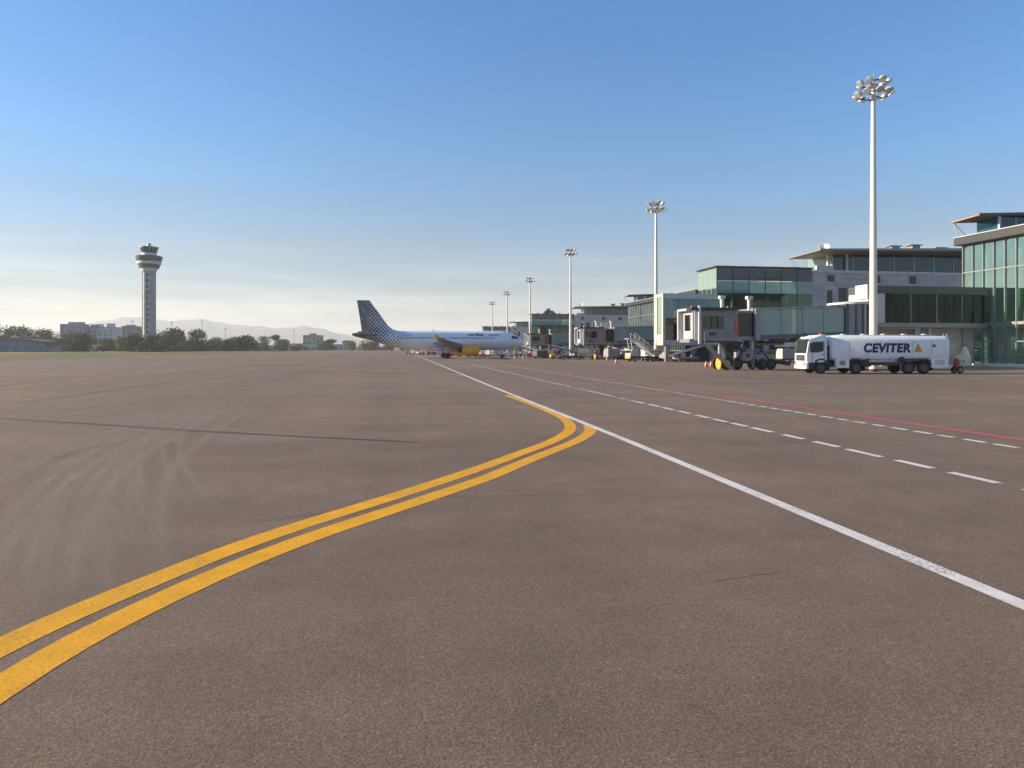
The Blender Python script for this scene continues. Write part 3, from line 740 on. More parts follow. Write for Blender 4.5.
    lad.build('ladder', lightm, t)
    for k in range(9): b(8.6 + k * 1.1, 8.66 + k * 1.1, -1.66, -1.6, 3.05 + .035 * k, 3.5 + .035 * k, 'floor_rib', greym)
    b(5.62, 5.88, -1.78, -1.752, 3.5, 5.4, 'hazard_strip', orange)
    for x in (.6, 4.6): MB().lathe([(.02, .16), (.11, .1), (.12, 0)], 10, (x, -2.0, 6.2)).build('beacon_lamp', orange, t, smooth=True)
    b(1.5, 5.5, -1.96, -1.9, 2.76, 2.92, 'bumper_rail', darkm)
    # beacons on the roof
    for x, y in ((4.2, -1.5), (7.4, -1.3)):
        pst = MB().tube((x, y, 5.96), (x, y, 7.1), .14, .2, 10).build('roof_post', render_white, t, smooth=True)
        MB().box(x - .3, x + .3, y - .25, y + .25, 7.1, 7.4).build('camera_box', render_white, pst)
    return t
jb = jet_bridge('nearest jet bridge with glazed tunnel and yellow wheel guard left of the tanker', (27.75, 65.2, 0)); jb.scale = (.945, 1, 1)
jb2 = dup(jb, (33.2, 127.5, 0), label='middle jet bridge with grey cab in front of the second glass pier')
jb3 = dup(jb, (34.2, 186, 0), label='farthest jet bridge, its cab just right of the airliner nose')
# links from rotundas to the building
def link(label, a, b, w, z0, z1):
    a, b = Vector((*a, 0)), Vector((*b, 0)); d = (b - a); L = d.length; ang = math.atan2(d.y, d.x)
    t = thing('boarding_link', label, 'corridor', a, ang, 'short links behind the jet bridges')
    MB().box(0, L, -w / 2, w / 2, z0, z0 + .4).build('deck', greym, t); MB().box(0, L, -w / 2, w / 2, z1 - .4, z1).build('roof', slate, t)
    for y in (-w / 2 + .05, w / 2 - .1): MB().box(0.02, L - .02, y, y + .05, z0 + .4, z1 - .4).build('side_panel', greym, t)
    n = 4
    for k in range(n): MB().box(k * L / n, k * L / n + .25, -w / 2 - .05, -w / 2 + .04, z0 + .1, z1 - .1).build('rib', slate, t)
    MB().tube((L * .6, 0, 0), (L * .6, 0, z0), .3).build('column', concrete, t, smooth=True)
link('short grey link between the near rotunda and the dark corridor', (48.6, 66.6), (55.3, 75.4), 2.8, 3.9, 7.2)
link('grey link behind the white stair block', (54.2, 127.0), (57.9, 123.4), 2.8, 3.9, 7.2)
gc2 = gate_corridor('pale walled raised corridor behind the farthest jet bridge', 56.4, 71.9, 188.2, 192.0, 3.9, 8.2, True)
MB((56.4, 188.2, 0)).box(56.7, 59.4, 188.0, 188.15, 4.5, 9.4).build('stair_tower', render_white, gc2)

# ------------------------------------------------------------------ floodlight masts
def mast(label, loc, H=27.0):
    t = thing('floodlight_mast', label, 'light mast', loc, 0, 'floodlight masts in a row along the apron')
    MB().lathe([(.37, .25), (.34, 4), (.28, 14), (.19, H - 1.6), (.17, H)], 20).build('mast', white_mast, t, smooth=True)
    MB().lathe([(.42, 0), (.42, .25)], 16).build('base', darkm, t)
    MB().box(-.18, .18, -.47, -.40, .9, 2.0).build('hatch', lightm, t)
    for z, r in ((H - 1.25, 1.25), (H - .2, 1.02)):
        ring = MB()
        for k in range(16):
            a, b = 2 * math.pi * k / 16, 2 * math.pi * (k + 1) / 16
            ring.bar((r * math.cos(a), r * math.sin(a), z), (r * math.cos(b), r * math.sin(b), z), .09)
        for k in range(4):
            a = math.pi * k / 2 + .4; ring.bar((.18 * math.cos(a), .18 * math.sin(a), z), (r * math.cos(a), r * math.sin(a), z), .09)
        ring.build('lamp_ring', darkm, t)
        n = 9 if r > 1.1 else 7
        for k in range(n):
            a = 2 * math.pi * k / n + .25
            body = MB().lathe([(.07, .34), (.19, .29), (.31, .07), (.36, -.09), (.34, -.11)], 14).build('floodlight', lampshell, t, smooth=True)
            body.location = (1.2 * r * math.cos(a), 1.2 * r * math.sin(a), z + .05)
            q = Vector((math.cos(a) * .75, math.sin(a) * .75, -1)).normalized()
            body.rotation_euler = (-q).to_track_quat('Z', 'Y').to_euler()
            MB().lathe([(.02, -.115), (.31, -.115), (.31, -.13), (.02, -.14)], 14).build('lens', lightm, body)
    MB().tube((0, 0, H), (0, 0, H + .9), .03, .015, 6).build('lightning_rod', lightm, t)
    return t
mx = 43.6
m0 = mast('tallest nearest floodlight mast standing behind the white tanker', (mx, onX(873.3, mx), 0))
for px, top, lab in ((656, 200, 'second floodlight mast in front of the white stair block'), (570.5, 247.5, 'third floodlight mast beside the middle jet bridge'), (530, 276.5, 'fourth floodlight mast just right of the airliner nose'),
                     (507.3, 290.5, 'thin far mast above the airliner cockpit, fifth in the row'), (492.4, 301, 'farthest and shortest looking mast of the row, above the airliner cabin')):
    y = onX(px, mx); D = mx * S + y * C; H = CAMH + (HOR - top) / F * D
    dup(m0, (mx, y, 0), label=lab, scale=(1, 1, H / 27.5))

# ------------------------------------------------------------------ control tower
def control_tower():
    x, y = P(149.1, 397.0)
    t = thing('control_tower', 'tall slender concrete air traffic control tower with stacked round cabins', 'control tower', (x, y, 0))
    cl = panelled('tower_concrete', (.44, .425, .41), 1.6, 1.6, .7, .62, .10)
    sh = MB()
    rings = []
    for z in (0, 47):
        rings.append([(3.75 * math.cos(a) * (1.0), 3.75 * math.sin(a), z) for a in [2 * math.pi * k / 16 for k in range(16)]])
    sh.loft(rings).build('shaft', cl, t)
    for k in range(8):
        a = 2 * math.pi * (k + .5) / 8
        MB().bar((3.75 * math.cos(a), 3.75 * math.sin(a), 0), (3.75 * math.cos(a), 3.75 * math.sin(a), 47), .55).build('rib', cl, t)
    sl = MB()
    for k in range(13): sl.box(-.5, .5, -3.82, -3.6, 4 + k * 3.3, 5.6 + k * 3.3)
    sl.build('shaft_window', g_car, t)
    MB().lathe([(4.3, 46.6), (5.2, 48.2), (5.2, 48.6)], 32).build('collar', render_white, t, smooth=True)
    MB().lathe([(6.1, 48.6), (6.6, 50.6)], 32).build('lower_gallery', slate, t, smooth=True)
    MB().lathe([(6.9, 50.6), (7.3, 51.0), (7.3, 52.2), (6.9, 52.5)], 32).build('white_band', render_white, t, smooth=True)
    MB().lathe([(7.3, 52.5), (8.0, 54.4), (8.15, 55.2), (7.4, 55.6)], 32).build('upper_gallery', slate, t, smooth=True)
    MB().lathe([(5.4, 55.6), (4.6, 56.3), (4.4, 57.3)], 32).build('neck', render_white, t, smooth=True)
    MB().lathe([(4.3, 57.3), (5.3, 60.2)], 16).build('cab_glass', g_car, t)
    for k in range(16):
        a = 2 * math.pi * k / 16
        MB().bar((4.34 * math.cos(a), 4.34 * math.sin(a), 57.3), (5.34 * math.cos(a), 5.34 * math.sin(a), 60.2), .14).build('mullion', lightm, t)
    MB().lathe([(5.7, 60.2), (5.75, 60.9), (3.5, 61.3), (1.5, 61.5)], 32).build('cab_roof', greym, t, smooth=True)
    t.scale = (.88, .88, 1)
    MB().lathe([(1.3, 61.4), (1.3, 62.4), (.8, 63.1), (.05, 63.3)], 20).build('radome', lightm, t, smooth=True)
    b = MB().box(-6, 6, -5, 4, 0, 6.0).build('base_building', render_white, t)
    for k in range(3): MB().box(-5 + k * 3.6, -3 + k * 3.6, -5.06, -5.003, 2.5, 4.6).build('window', g_car, b)
control_tower()

# ------------------------------------------------------------------ airliner
def airliner():
    TH = R(13.0)                                # nose swung away from the image plane
    nx, ny = P(524.0, 153.0)
    ang = (math.pi / 2 - PSI) - (math.pi / 2 - TH)   # heading in the world: image right turned away by TH
    hd = -PSI + TH
    t = thing('airliner', 'white airliner with dotted slate tail and yellow engines parked nose right', 'airliner', (nx, ny, 0), hd)
    # livery: halftone of white dots fading in from the slate tail
    m, n, l, b = newmat('airliner_livery'); v = coord(n); sp = n.new('ShaderNodeSeparateXYZ'); l.new(v, sp.inputs[0])
    x, z = sp.outputs[0], sp.outputs[2]
    kf = 2 * math.pi / .55
    a = math_n(n, l, 'MULTIPLY', math_n(n, l, 'ADD', x, z), kf * .7071); bb = math_n(n, l, 'MULTIPLY', math_n(n, l, 'SUBTRACT', x, z), kf * .7071)
    pat = math_n(n, l, 'ADD', math_n(n, l, 'MULTIPLY', math_n(n, l, 'ADD', math_n(n, l, 'COSINE', a), math_n(n, l, 'COSINE', bb)), .25), .5)
    # g rises from 0 on the fin's rear top to 1 on the cabin
    g = math_n(n, l, 'ADD', math_n(n, l, 'MULTIPLY', math_n(n, l, 'ADD', x, 35.4), .092), math_n(n, l, 'MULTIPLY', math_n(n, l, 'SUBTRACT', 6.0, z), .004))
    g = math_n(n, l, 'MINIMUM', g, 1.02)
    isw = math_n(n, l, 'LESS_THAN', pat, g)
    hue = noise(n, l, v, .9, 2)
    dotc = ramp(n, l, hue, [(.35, (.085, .112, .135)), (.58, (.12, .145, .16)), (.68, (.30, .24, .12))])
    l.new(mixc(n, l, isw, dotc, (.82, .825, .83)), b.inputs['Base Color'])
    b.inputs['Roughness'].default_value = .22; b.inputs['Coat Weight'].default_value = .3
    wht = M('airliner_white', (.82, .825, .83), .25, vary=.03)
    wing_m = M('wing_grey', (.32, .33, .34), .35, .2, vary=.06)
    eng_y = M('nacelle_yellow', (.78, .42, .02), .3, vary=.05)
    st = [(0, 3.40, 3.30, .04), (.12, 3.62, 3.08, .27), (.35, 3.88, 2.86, .52), (.8, 4.3, 2.54, .92), (1.4, 4.68, 2.28, 1.26), (2.0, 5.06, 2.08, 1.5), (2.6, 5.38, 1.95, 1.66), (3.3, 5.62, 1.86, 1.8), (4.2, 5.79, 1.79, 1.91), (5.2, 5.86, 1.75, 1.96), (6.5, 5.88, 1.74, 1.975),
          (12, 5.88, 1.74, 1.975), (18, 5.88, 1.74, 1.975), (24, 5.88, 1.74, 1.975), (26, 5.88, 1.86, 1.96), (28, 5.87, 2.2, 1.86), (30, 5.84, 2.72, 1.64), (32, 5.78, 3.3, 1.34), (34, 5.68, 3.88, .98), (35.5, 5.56, 4.28, .68), (36.8, 5.42, 4.62, .4), (37.5, 5.3, 4.85, .22)]
    NR = 40; rings = []
    def cs(s):
        for i in range(len(st) - 1):
            if st[i][0] <= s <= st[i + 1][0]:
                u = (s - st[i][0]) / (st[i + 1][0] - st[i][0]); return [st[i][k] + (st[i + 1][k] - st[i][k]) * u for k in range(4)]
    for s, zt, zb, w in st:
        zc, h = (zt + zb) / 2, (zt - zb) / 2
        rings.append([(-s, w * math.cos(2 * math.pi * k / NR), zc + h * math.sin(2 * math.pi * k / NR)) for k in range(NR)])
    fus = MB().loft(rings).build('fuselage', m, t, smooth=True, angle=60)
    def side(s, z, sgn, out=0.0):
        _, zt, zb, w = cs(s); zc, h = (zt + zb) / 2, (zt - zb) / 2
        return sgn * (w * math.sqrt(max(0, 1 - ((z - zc) / h) ** 2)) + out)
    # cabin windows, shared mesh
    wm = MB().box(-.12, .12, -.02, .02, -.17, .17).build('cabin_window', g_car, fus, bevel=.03)
    first = True
    for sg in (-1, 1):
        for k in range(40):
            s = 7.3 + k * .53
            if 17.3 < s < 17.9: continue
            o2 = wm if first else wm.copy()
            if not first: scene.collection.objects.link(o2); o2.parent = fus
            first = False
            o2.location = (-s, side(s, 4.35, sg, .0), 4.35); o2.rotation_euler = (R(10) * sg, 0, 0)
    frame = M('door_outline', (.28, .30, .33), .4)
    for sg in (-1, 1):
        for s in (6.0, 27.9):
            z0, z1 = 3.3, 5.15; pts = []
            for (ds, zz) in ((-.42, z0), (.42, z0), (.42, z1), (-.42, z1)): pts.append((-(s + ds), side(s + ds, zz, sg, .004), zz))
            dm = MB()
            for k in range(4): dm.bar(pts[k], pts[(k + 1) % 4], .05, .05)
            dm.build('cabin_door', frame, fus)
        cd = MB(); pts = [(-s, side(s, z, sg, .004), z) for s, z in ((10, 2.3), (11.6, 2.3), (11.6, 3.1), (10, 3.1))]
        for k in range(4): cd.bar(pts[k], pts[(k + 1) % 4], .05, .05)
        cd.build('cargo_door', frame, fus)
    darkglass = M('cockpit_glass', (.012, .014, .02), .1)
    # windscreen panes
    for sg in (-1, 1):
        for (sa, za, sb, zb2, sc, zc2, sd, zd) in ((1.45, 4.2, 2.3, 4.2, 2.45, 4.86, 1.95, 4.86), (2.4, 4.2, 3.3, 4.25, 3.2, 4.86, 2.55, 4.86)):
            vs = []; N = 6
            for i in range(N + 1):
                for j in range(N + 1):
                    u, w = i / N, j / N
                    s = (sa * (1 - u) + sb * u) * (1 - w) + (sd * (1 - u) + sc * u) * w; z = (za * (1 - u) + zb2 * u) * (1 - w) + (zd * (1 - u) + zc2 * u) * w
                    vs.append((-s + .03, side(s, z, sg, .035), z + .02))
            MB().add(vs, [(i * (N + 1) + j, (i + 1) * (N + 1) + j, (i + 1) * (N + 1) + j + 1, i * (N + 1) + j + 1) for i in range(N) for j in range(N)]).build('cockpit_window', darkglass, fus)
    # belly fairing
    r2 = []
    for s, hw, zt, zb in ((10.8, .3, 2.1, 1.9), (12, 1.5, 2.7, 1.55), (14, 1.95, 3.0, 1.42), (18, 1.98, 3.0, 1.42), (20, 1.5, 2.7, 1.58), (21.5, .3, 2.1, 1.9)):
        r2.append([(-s, hw * math.cos(2 * math.pi * k / 20), (zt + zb) / 2 + (zt - zb) / 2 * math.sin(2 * math.pi * k / 20)) for k in range(20)])
    MB().loft(r2).build('belly_fairing', wht, t, smooth=True)
    # lifting surfaces
    def foil(le, chord, y, z, tk, n=14):
        up = []; dn = []
        for k in range(n + 1):
            c = (1 - math.cos(math.pi * k / n)) / 2; th = 5 * tk * (.2969 * math.sqrt(c) - .126 * c - .3516 * c * c + .2843 * c ** 3 - .1036 * c ** 4)
            up.append((-(le + c * chord), y, z + th * chord)); dn.append((-(le + c * chord), y, z - th * chord * .7))
        return up + dn[-2:0:-1]
    for sg in (-1, 1):
        secs = [(11.9, 7.3, .5, 2.35, .13), (12.6, 6.5, 1.9, 2.45, .13), (15.0, 3.9, 6.4, 2.95, .115), (18.1, 2.6, 12, 3.55, .105), (20.4, 1.5, 16.9, 4.1, .10)]
        MB().loft([foil(le, c, sg * y, z, tk) for le, c, y, z, tk in secs]).build('wing', wing_m, t, smooth=True)
        MB().hexa([(-20.5, sg * 16.85, 4.0), (-21.9, sg * 16.85, 4.0), (-21.9, sg * 17.0, 4.0), (-20.5, sg * 17.0, 4.0)], [(-21.4, sg * 16.95, 4.75), (-22.1, sg * 16.95, 4.75), (-22.1, sg * 17.05, 4.75), (-21.4, sg * 17.05, 4.75)]).build('wing_fence', eng_y, t, bevel=.03)
        for y in (5.0, 8.6, 12.0):
            z = 2.45 + (y - 1.9) * .11 - .35
            MB().lathe([(.03, -1.5), (.2, -.8), (.24, 0), (.16, .9), (.02, 1.6)], 10, (-18.8 - y * .16, sg * y, z), 'x').build('flap_fairing', wing_m, t, smooth=True)
        # engine
        e = MB().lathe([(.82, -1.25), (1.0, -1.2), (1.12, -.9), (1.2, .0), (1.15, 1.0), (.95, 2.0), (.80, 2.35), (.70, 2.35), (.8, 1.5), (.86, 0), (.84, -1.0), (.82, -1.25)][::-1], 28, (0, 0, 0), 'x', cap=False)
        for i, p in enumerate(e.v): e.v[i] = Vector((-p.x, p.y, p.z))
        eo = e.build('engine', eng_y, t, smooth=True); eo.location = (-12.6, sg * 5.75, 1.78)
        MB().lathe([(.84, 0), (.84, -.05)], 24, (.6, 0, 0), 'x').build('fan', darkm, eo)
        MB().lathe([(.02, .55), (.28, .0), (.3, -.1)], 16, (.65, 0, 0), 'x').build('spinner', lightm, eo, smooth=True)
        MB().lathe([(.70, -1.6), (.62, -2.6), (.45, -3.1), (.15, -3.6), (.02, -3.9)], 20, (0, 0, 0), 'x').build('exhaust', darkm, eo, smooth=True)
        MB().hexa([(-12.5, sg * 5.75 - .15, 2.85), (-16, sg * 5.75 - .15, 2.55), (-16, sg * 5.75 + .15, 2.55), (-12.5, sg * 5.75 + .15, 2.85)], [(-14, sg * 5.75 - .12, 3.0), (-17, sg * 5.75 - .12, 2.9), (-17, sg * 5.75 + .12, 2.9), (-14, sg * 5.75 + .12, 3.0)]).build('pylon', wing_m, t)
        # tailplane
        MB().loft([foil(32.0, 4.0, sg * .5, 5.0, .10), foil(34.9, 1.5, sg * 6.2, 5.55, .09)]).build('tailplane', wing_m, t, smooth=True)
    # fin with fillet
    def fin(le, c, z, tk):
        r = foil(le, c, 0, 0, tk); out = []
        for k, p in enumerate(r): out.append((p[0], p[2] if k <= 14 else p[2] / .7, z))
        return out
    MB().loft([fin(26.6, 8.9, 5.55, .03), fin(29.0, 6.55, 6.2, .08), fin(30.0, 5.65, 7.0, .09), fin(33.9, 2.6, 12.35, .09)]).build('fin', m, t, smooth=True)
    # landing gear
    def gear(x, y, zt, r, gap, name):
        gobj = MB().tube((x, y, r), (x, y, zt), .14, .18).bar((x, y - gap, r), (x, y + gap, r), .14).bar((x, y, r + .5), (x + .9, y, zt), .1).build(name, lightm, t, smooth=True)
        for q in (-1, 1):
            w = MB().lathe([(r * .5, -.2), (r * .9, -.2), (r, -.11), (r, .11), (r * .9, .2), (r * .5, .2)], 22, (0, 0, 0), 'y').build('wheel', rubber, gobj, smooth=True, loc=(x, y + q * gap, r))
        return gobj
    for sg in (-1, 1):
        gear(-17.7, sg * 3.8, 2.6, .6, .46, 'main_gear')
        MB().box(-18.3, -17.1, sg * 3.35 - .03, sg * 3.35 + .03, 1.1, 2.5).build('gear_door', wht, t)
    gear(-5.07, 0, 2.0, .4, .26, 'nose_gear')
    MB().box(-5.9, -4.7, -.45, -.41, 1.0, 1.8).build('gear_door', wht, t); MB().box(-5.9, -4.7, .41, .45, 1.0, 1.8).build('gear_door', wht, t)
    for s in (9, 20): MB().prism([(-s, 5.86), (-s - .45, 5.86), (-s - .4, 6.3), (-s - .2, 6.3)], -.03, .03, 'y').build('antenna', wht, fus)
    # lettering on the right side
    tc = M('livery_purple', (.07, .06, .20), .4)
    tg = M('livery_grey', (.26, .27, .33), .4)
    s0, zt = 12.9, 4.95
    ro = (R(90 - 24), 0, 0)
    text_mesh('lettering', 'vueling', .95, tc, fus, (-s0, side(8.5, 4.85, -1, .05), 4.85), ro, bold=.03, extrude=.01, sx=1.3)
    text_mesh('lettering', '.com', .95, tg, fus, (-s0 + 4.35, side(8.5, 4.85, -1, .05), 4.85), ro, bold=.025, extrude=.01, sx=1.3)
    text_mesh('registration', 'EC-KDG', .5, tg, fus, (-27.2, side(26, 4.75, -1, .03), 4.75), (R(90 - 18), 0, 0), extrude=.01, sx=1.2)
airliner()

# ------------------------------------------------------------------ fuel tanker
def tanker():
    fx, fy = 34.33, 54.20
    t = thing('fuel_tanker', 'white aircraft refuelling tanker truck with dark lettering on its tank', 'tanker truck', (fx, fy, 0), math.pi - PSI)
    # local +x is forward, front bumper at x=0, body goes to -12; +y faces the camera
    tw = M('tanker_white', (.82, .82, .81), .25, vary=.04, grime=.12)
    def b(x0, x1, y0, y1, z0, z1, n, m, bev=0, par=None): return MB().box(x0, x1, y0, y1, z0, z1).build(n, m, par or t, bevel=bev)
    # cab: side outline extruded
    cab = MB().prism([(-.04, .95), (.06, 1.05), (.06, 1.72), (-.13, 2.86), (-.2, 2.96), (-.45, 3.04), (-1.2, 3.32), (-1.58, 3.34), (-1.66, 3.2), (-1.66, 1.0)], -1.22, 1.22, 'y').build('cab', tw, t, bevel=.035)
    ws = MB().hexa([(.072, -1.13, 1.75), (.072, 1.13, 1.75), (.0, 1.13, 1.75), (.0, -1.13, 1.75)], [(-.095, -1.12, 2.76), (-.095, 1.12, 2.76), (-.2, 1.12, 2.76), (-.2, -1.12, 2.76)]).build('windscreen', g_screen, cab)
    MB().hexa([(.04, -1.2, 2.8), (.04, 1.2, 2.8), (-.2, 1.2, 2.86), (-.2, -1.2, 2.86)], [(.04, -1.2, 2.83), (.04, 1.2, 2.83), (-.2, 1.2, 2.98), (-.2, -1.2, 2.98)]).build('sun_visor', darkm, cab)
    for s in (-1, 1):
        y0, y1 = (1.222, 1.235) if s > 0 else (-1.235, -1.222)
        MB().prism([(-.28, 1.82), (-.38, 2.7), (-1.38, 2.76), (-1.38, 1.95), (-.9, 1.82)], y0, y1, 'y').build('side_window', g_screen, cab)
        d = MB().bar((-1.46, s * 1.228, 1.1), (-1.46, s * 1.228, 2.85), .02, .02).bar((-.42, s * 1.228, 1.1), (-.42, s * 1.228, 1.9), .02, .02).build('door_seam', darkm, cab)
        b(-1.40, -1.24, min(s * 1.225, s * 1.26), max(s * 1.225, s * 1.26), 1.62, 1.68, 'handle', darkm, 0, cab)
        a = MB().bar((-.25, s * 1.2, 2.6), (-.1, s * 1.48, 2.6), .04).build('mirror_arm', darkm, cab)
        MB().box(-.2, -.06, s * 1.50 - .1, s * 1.50 + .1, 1.9, 2.6).build('mirror', darkm, cab, bevel=.03)
        MB().box(.07, .14, s * .92 - .2, s * .92 + .2, .72, .98).build('headlight', chrome, t, bevel=.02)
    b(.063, .10, -.85, .85, 1.1, 1.6, 'grille', darkm, .01, cab)
    for k in range(4): b(.102, .115, -.66, .66, 1.16 + k * .1, 1.19 + k * .1, 'grille_bar', chrome, 0, cab)
    b(-.12, .12, -1.2, 1.2, .42, .95, 'bumper', tw, .04)
    b(-.55, -.13, -1.21, 1.21, .42, 1.02, 'bumper_side', darkm, .03)
    b(.122, .135, -.3, .3, .55, .68, 'number_plate', lightm)
    b(-2.0, -.56, -1.15, 1.15, .55, .98, 'cab_step', darkm)
    fl = MB().box(-.5, -.3, -.9, .9, 3.07, 3.16).build('light_bar', tw, cab, bevel=.03)
    b(-1.55, -1.35, .3, .6, 3.33, 3.46, 'beacon', orange, .03, cab)
    # chassis
    b(-11.6, -1.2, -.5, .5, .75, 1.05, 'chassis', darkm)
    # tank: rounded box lofted along x
    b(-1.98, -1.7, -.9, .9, .98, 2.4, 'air_intake', darkm, .03)
    def ring(x, sx, z0, z1, rr=.5, n=8):
        hw = 1.24 * sx; pts = []
        zc = (z0 + z1) / 2; hh = (z1 - z0) / 2 * (.7 + .3 * sx)
        for qx, qz, a0 in ((1, 1, 0), (-1, 1, 90), (-1, -1, 180), (1, -1, 270)):
            for k in range(n):
                a = R(a0 + 90 * k / (n - 1)); r_ = min(rr, hh * .9)
                pts.append((x, qx * (hw - r_) + r_ * math.cos(a), zc + qz * (hh - r_) + r_ * math.sin(a)))
        return pts
    MB().loft([ring(-2.05, .5, 1.1, 3.2, .4), ring(-2.1, .68, 1.1, 3.26, .42), ring(-2.22, .82, 1.1, 3.3, .45), ring(-2.45, .93, 1.1, 3.3, .5), ring(-2.75, 1, 1.1, 3.3, .55), ring(-11.75, 1, 1.1, 3.22, .55), ring(-11.98, .97, 1.1, 3.22, .5), ring(-12.1, .88, 1.1, 3.2, .45)]).build('tank', tw, t, smooth=True, angle=50)
    b(-11.3, -3.1, -.55, .55, 3.27, 3.33, 'catwalk', lightm)
    for k in range(5): MB().lathe([(.25, 3.33), (.25, 3.40), (.1, 3.43)], 14, (-3.6 - k * 1.75, 0, 0)).build('manhole', lightm, t)
    # cabinets and skirts
    for s in (-1, 1):
        ya, yb = (.78, 1.245) if s > 0 else (-1.245, -.78)
        b(-3.55, -2.46, ya, yb, .5, 1.35, 'cabinet', tw, .03); b(-11.95, -10.5, ya, yb, .52, 1.35, 'cabinet', tw, .03)
        b(-8.0, -4.7, ya + (.25 if s > 0 else 0), yb - (0 if s > 0 else .25), .72, 1.08, 'pump_rack', darkm)
        b(-7.6, -5.2, ya + .1 * (s > 0), yb - .1 * (s < 0), 1.0, 1.16, 'hose_tray', lightm)
        for k in range(4): MB().tube((-7.4 + k * .65, s * 1.1, .85), (-7.0 + k * .65, s * 1.1, .85), .11).build('hose_coupling', chrome, t, smooth=True)
        # black arches over the wheels
        for x0, x1 in ((-1.75, -.55), (-4.75, -3.55), (-10.5, -8.0)):
            y0, y1 = (.95, 1.255) if s > 0 else (-1.255, -.95)
            ar = MB().prism([(x0 - .02, .75), (x0 + .12, 1.12), (x0 + .4, 1.3), (x1 - .4, 1.3), (x1 - .12, 1.12), (x1 + .02, .75), (x1 - .1, .75), (x1 - .25, 1.05), (x1 - .45, 1.18), (x0 + .45, 1.18), (x0 + .25, 1.05), (x0 + .1, .75)], y0, y1, 'y').build('wheel_arch', darkm, t)
        MB().prism([(-7.3, 1.08), (-7.95, 1.08), (-8.2, 1.32), (-8.0, 1.5)], *((1.246, 1.256) if s > 0 else (-1.256, -1.246)), 'y').build('side_stripe', navy, t)
        for x in (-1.15, -4.15, -8.6, -9.9):
            w = MB().lathe([(.28, -.16), (.46, -.17), (.52, -.1), (.52, .1), (.46, .17), (.28, .16)], 26, (0, 0, 0), 'y').build('wheel', rubber, t, smooth=True, loc=(x, s * 1.05, .52))
            MB().lathe([(.04, .20), (.14, .20), (.16, .172), (.26, .168), (.3, .178), (.31, .16)] if s > 0 else [(.04, -.20), (.14, -.20), (.16, -.172), (.26, -.168), (.3, -.178), (.31, -.16)], 20, (0, 0, 0), 'y').build('rim', rim_dark, w, smooth=True)
    b(-12.05, -11.7, -1.1, 1.1, .55, .75, 'rear_bar', red)
    # fittings
    ld = MB()
    for yy in (.35, .8): ld.bar((-12.08, yy, .8), (-12.08, yy, 3.4), .05)
    for k in range(8): ld.bar((-12.08, .35, 1.0 + k * .3), (-12.08, .8, 1.0 + k * .3), .035)
    ld.build('ladder', lightm, t)
    for x0 in (-3.58, -6.2, -8.9, -10.5): b(x0 - .015, x0 + .015, 1.2405, 1.246, 1.6, 2.85, 'tank_seam', greym)
    b(-3.2, -2.7, 1.2465, 1.252, .75, 1.1, 'cabinet_door', greym); b(-11.6, -10.8, 1.2465, 1.252, .75, 1.2, 'cabinet_door', lightm)
    for x in (-3.0, -5.9, -7.6, -11.2): b(x - .09, x + .09, 1.2465, 1.258, 1.16, 1.22, 'marker_lamp', orange)
    MB().lathe([(.12, -.16), (.34, -.16), (.34, -.1), (.2, -.08), (.2, .08), (.34, .1), (.34, .16), (.12, .16)], 20, (-5.2, 1.0, .92), 'y').build('hose_reel', darkm, t, smooth=True)
    for x in (-1.85, -4.85, -10.6): b(x - .03, x + .03, .8, 1.24, .28, .75, 'mud_flap', rubber)
    MB().tube((-1.85, .55, 1.0), (-1.85, .55, 3.3), .06).build('exhaust_stack', chrome, t, smooth=True)
    # lettering on the side facing the apron
    yy = 1.243
    text_mesh('lettering', 'CEVITER', 1.02, navy, t, (-4.72, yy + .006, 1.86), (R(90), 0, math.pi), shear=.12, bold=.05, extrude=.006, sx=.965, space=1.08)
    MB().prism([(-9.0, 1.86), (-9.72, 1.86), (-9.36, 2.60)], yy + .001, yy + .012, 'y').build('triangle_emblem', M('emblem_orange', (.72, .33, .02), .4), t)
    hz = MB().box(-10.85, -10.58, yy + .001, yy + .012, 2.25, 2.52).build('hazard_plate', orange, t)
    MB().prism([(-10.715, 2.28), (-10.83, 2.385), (-10.715, 2.49), (-10.6, 2.385)], yy + .013, yy + .018, 'y').build('diamond_mark', navy, hz)
tanker()

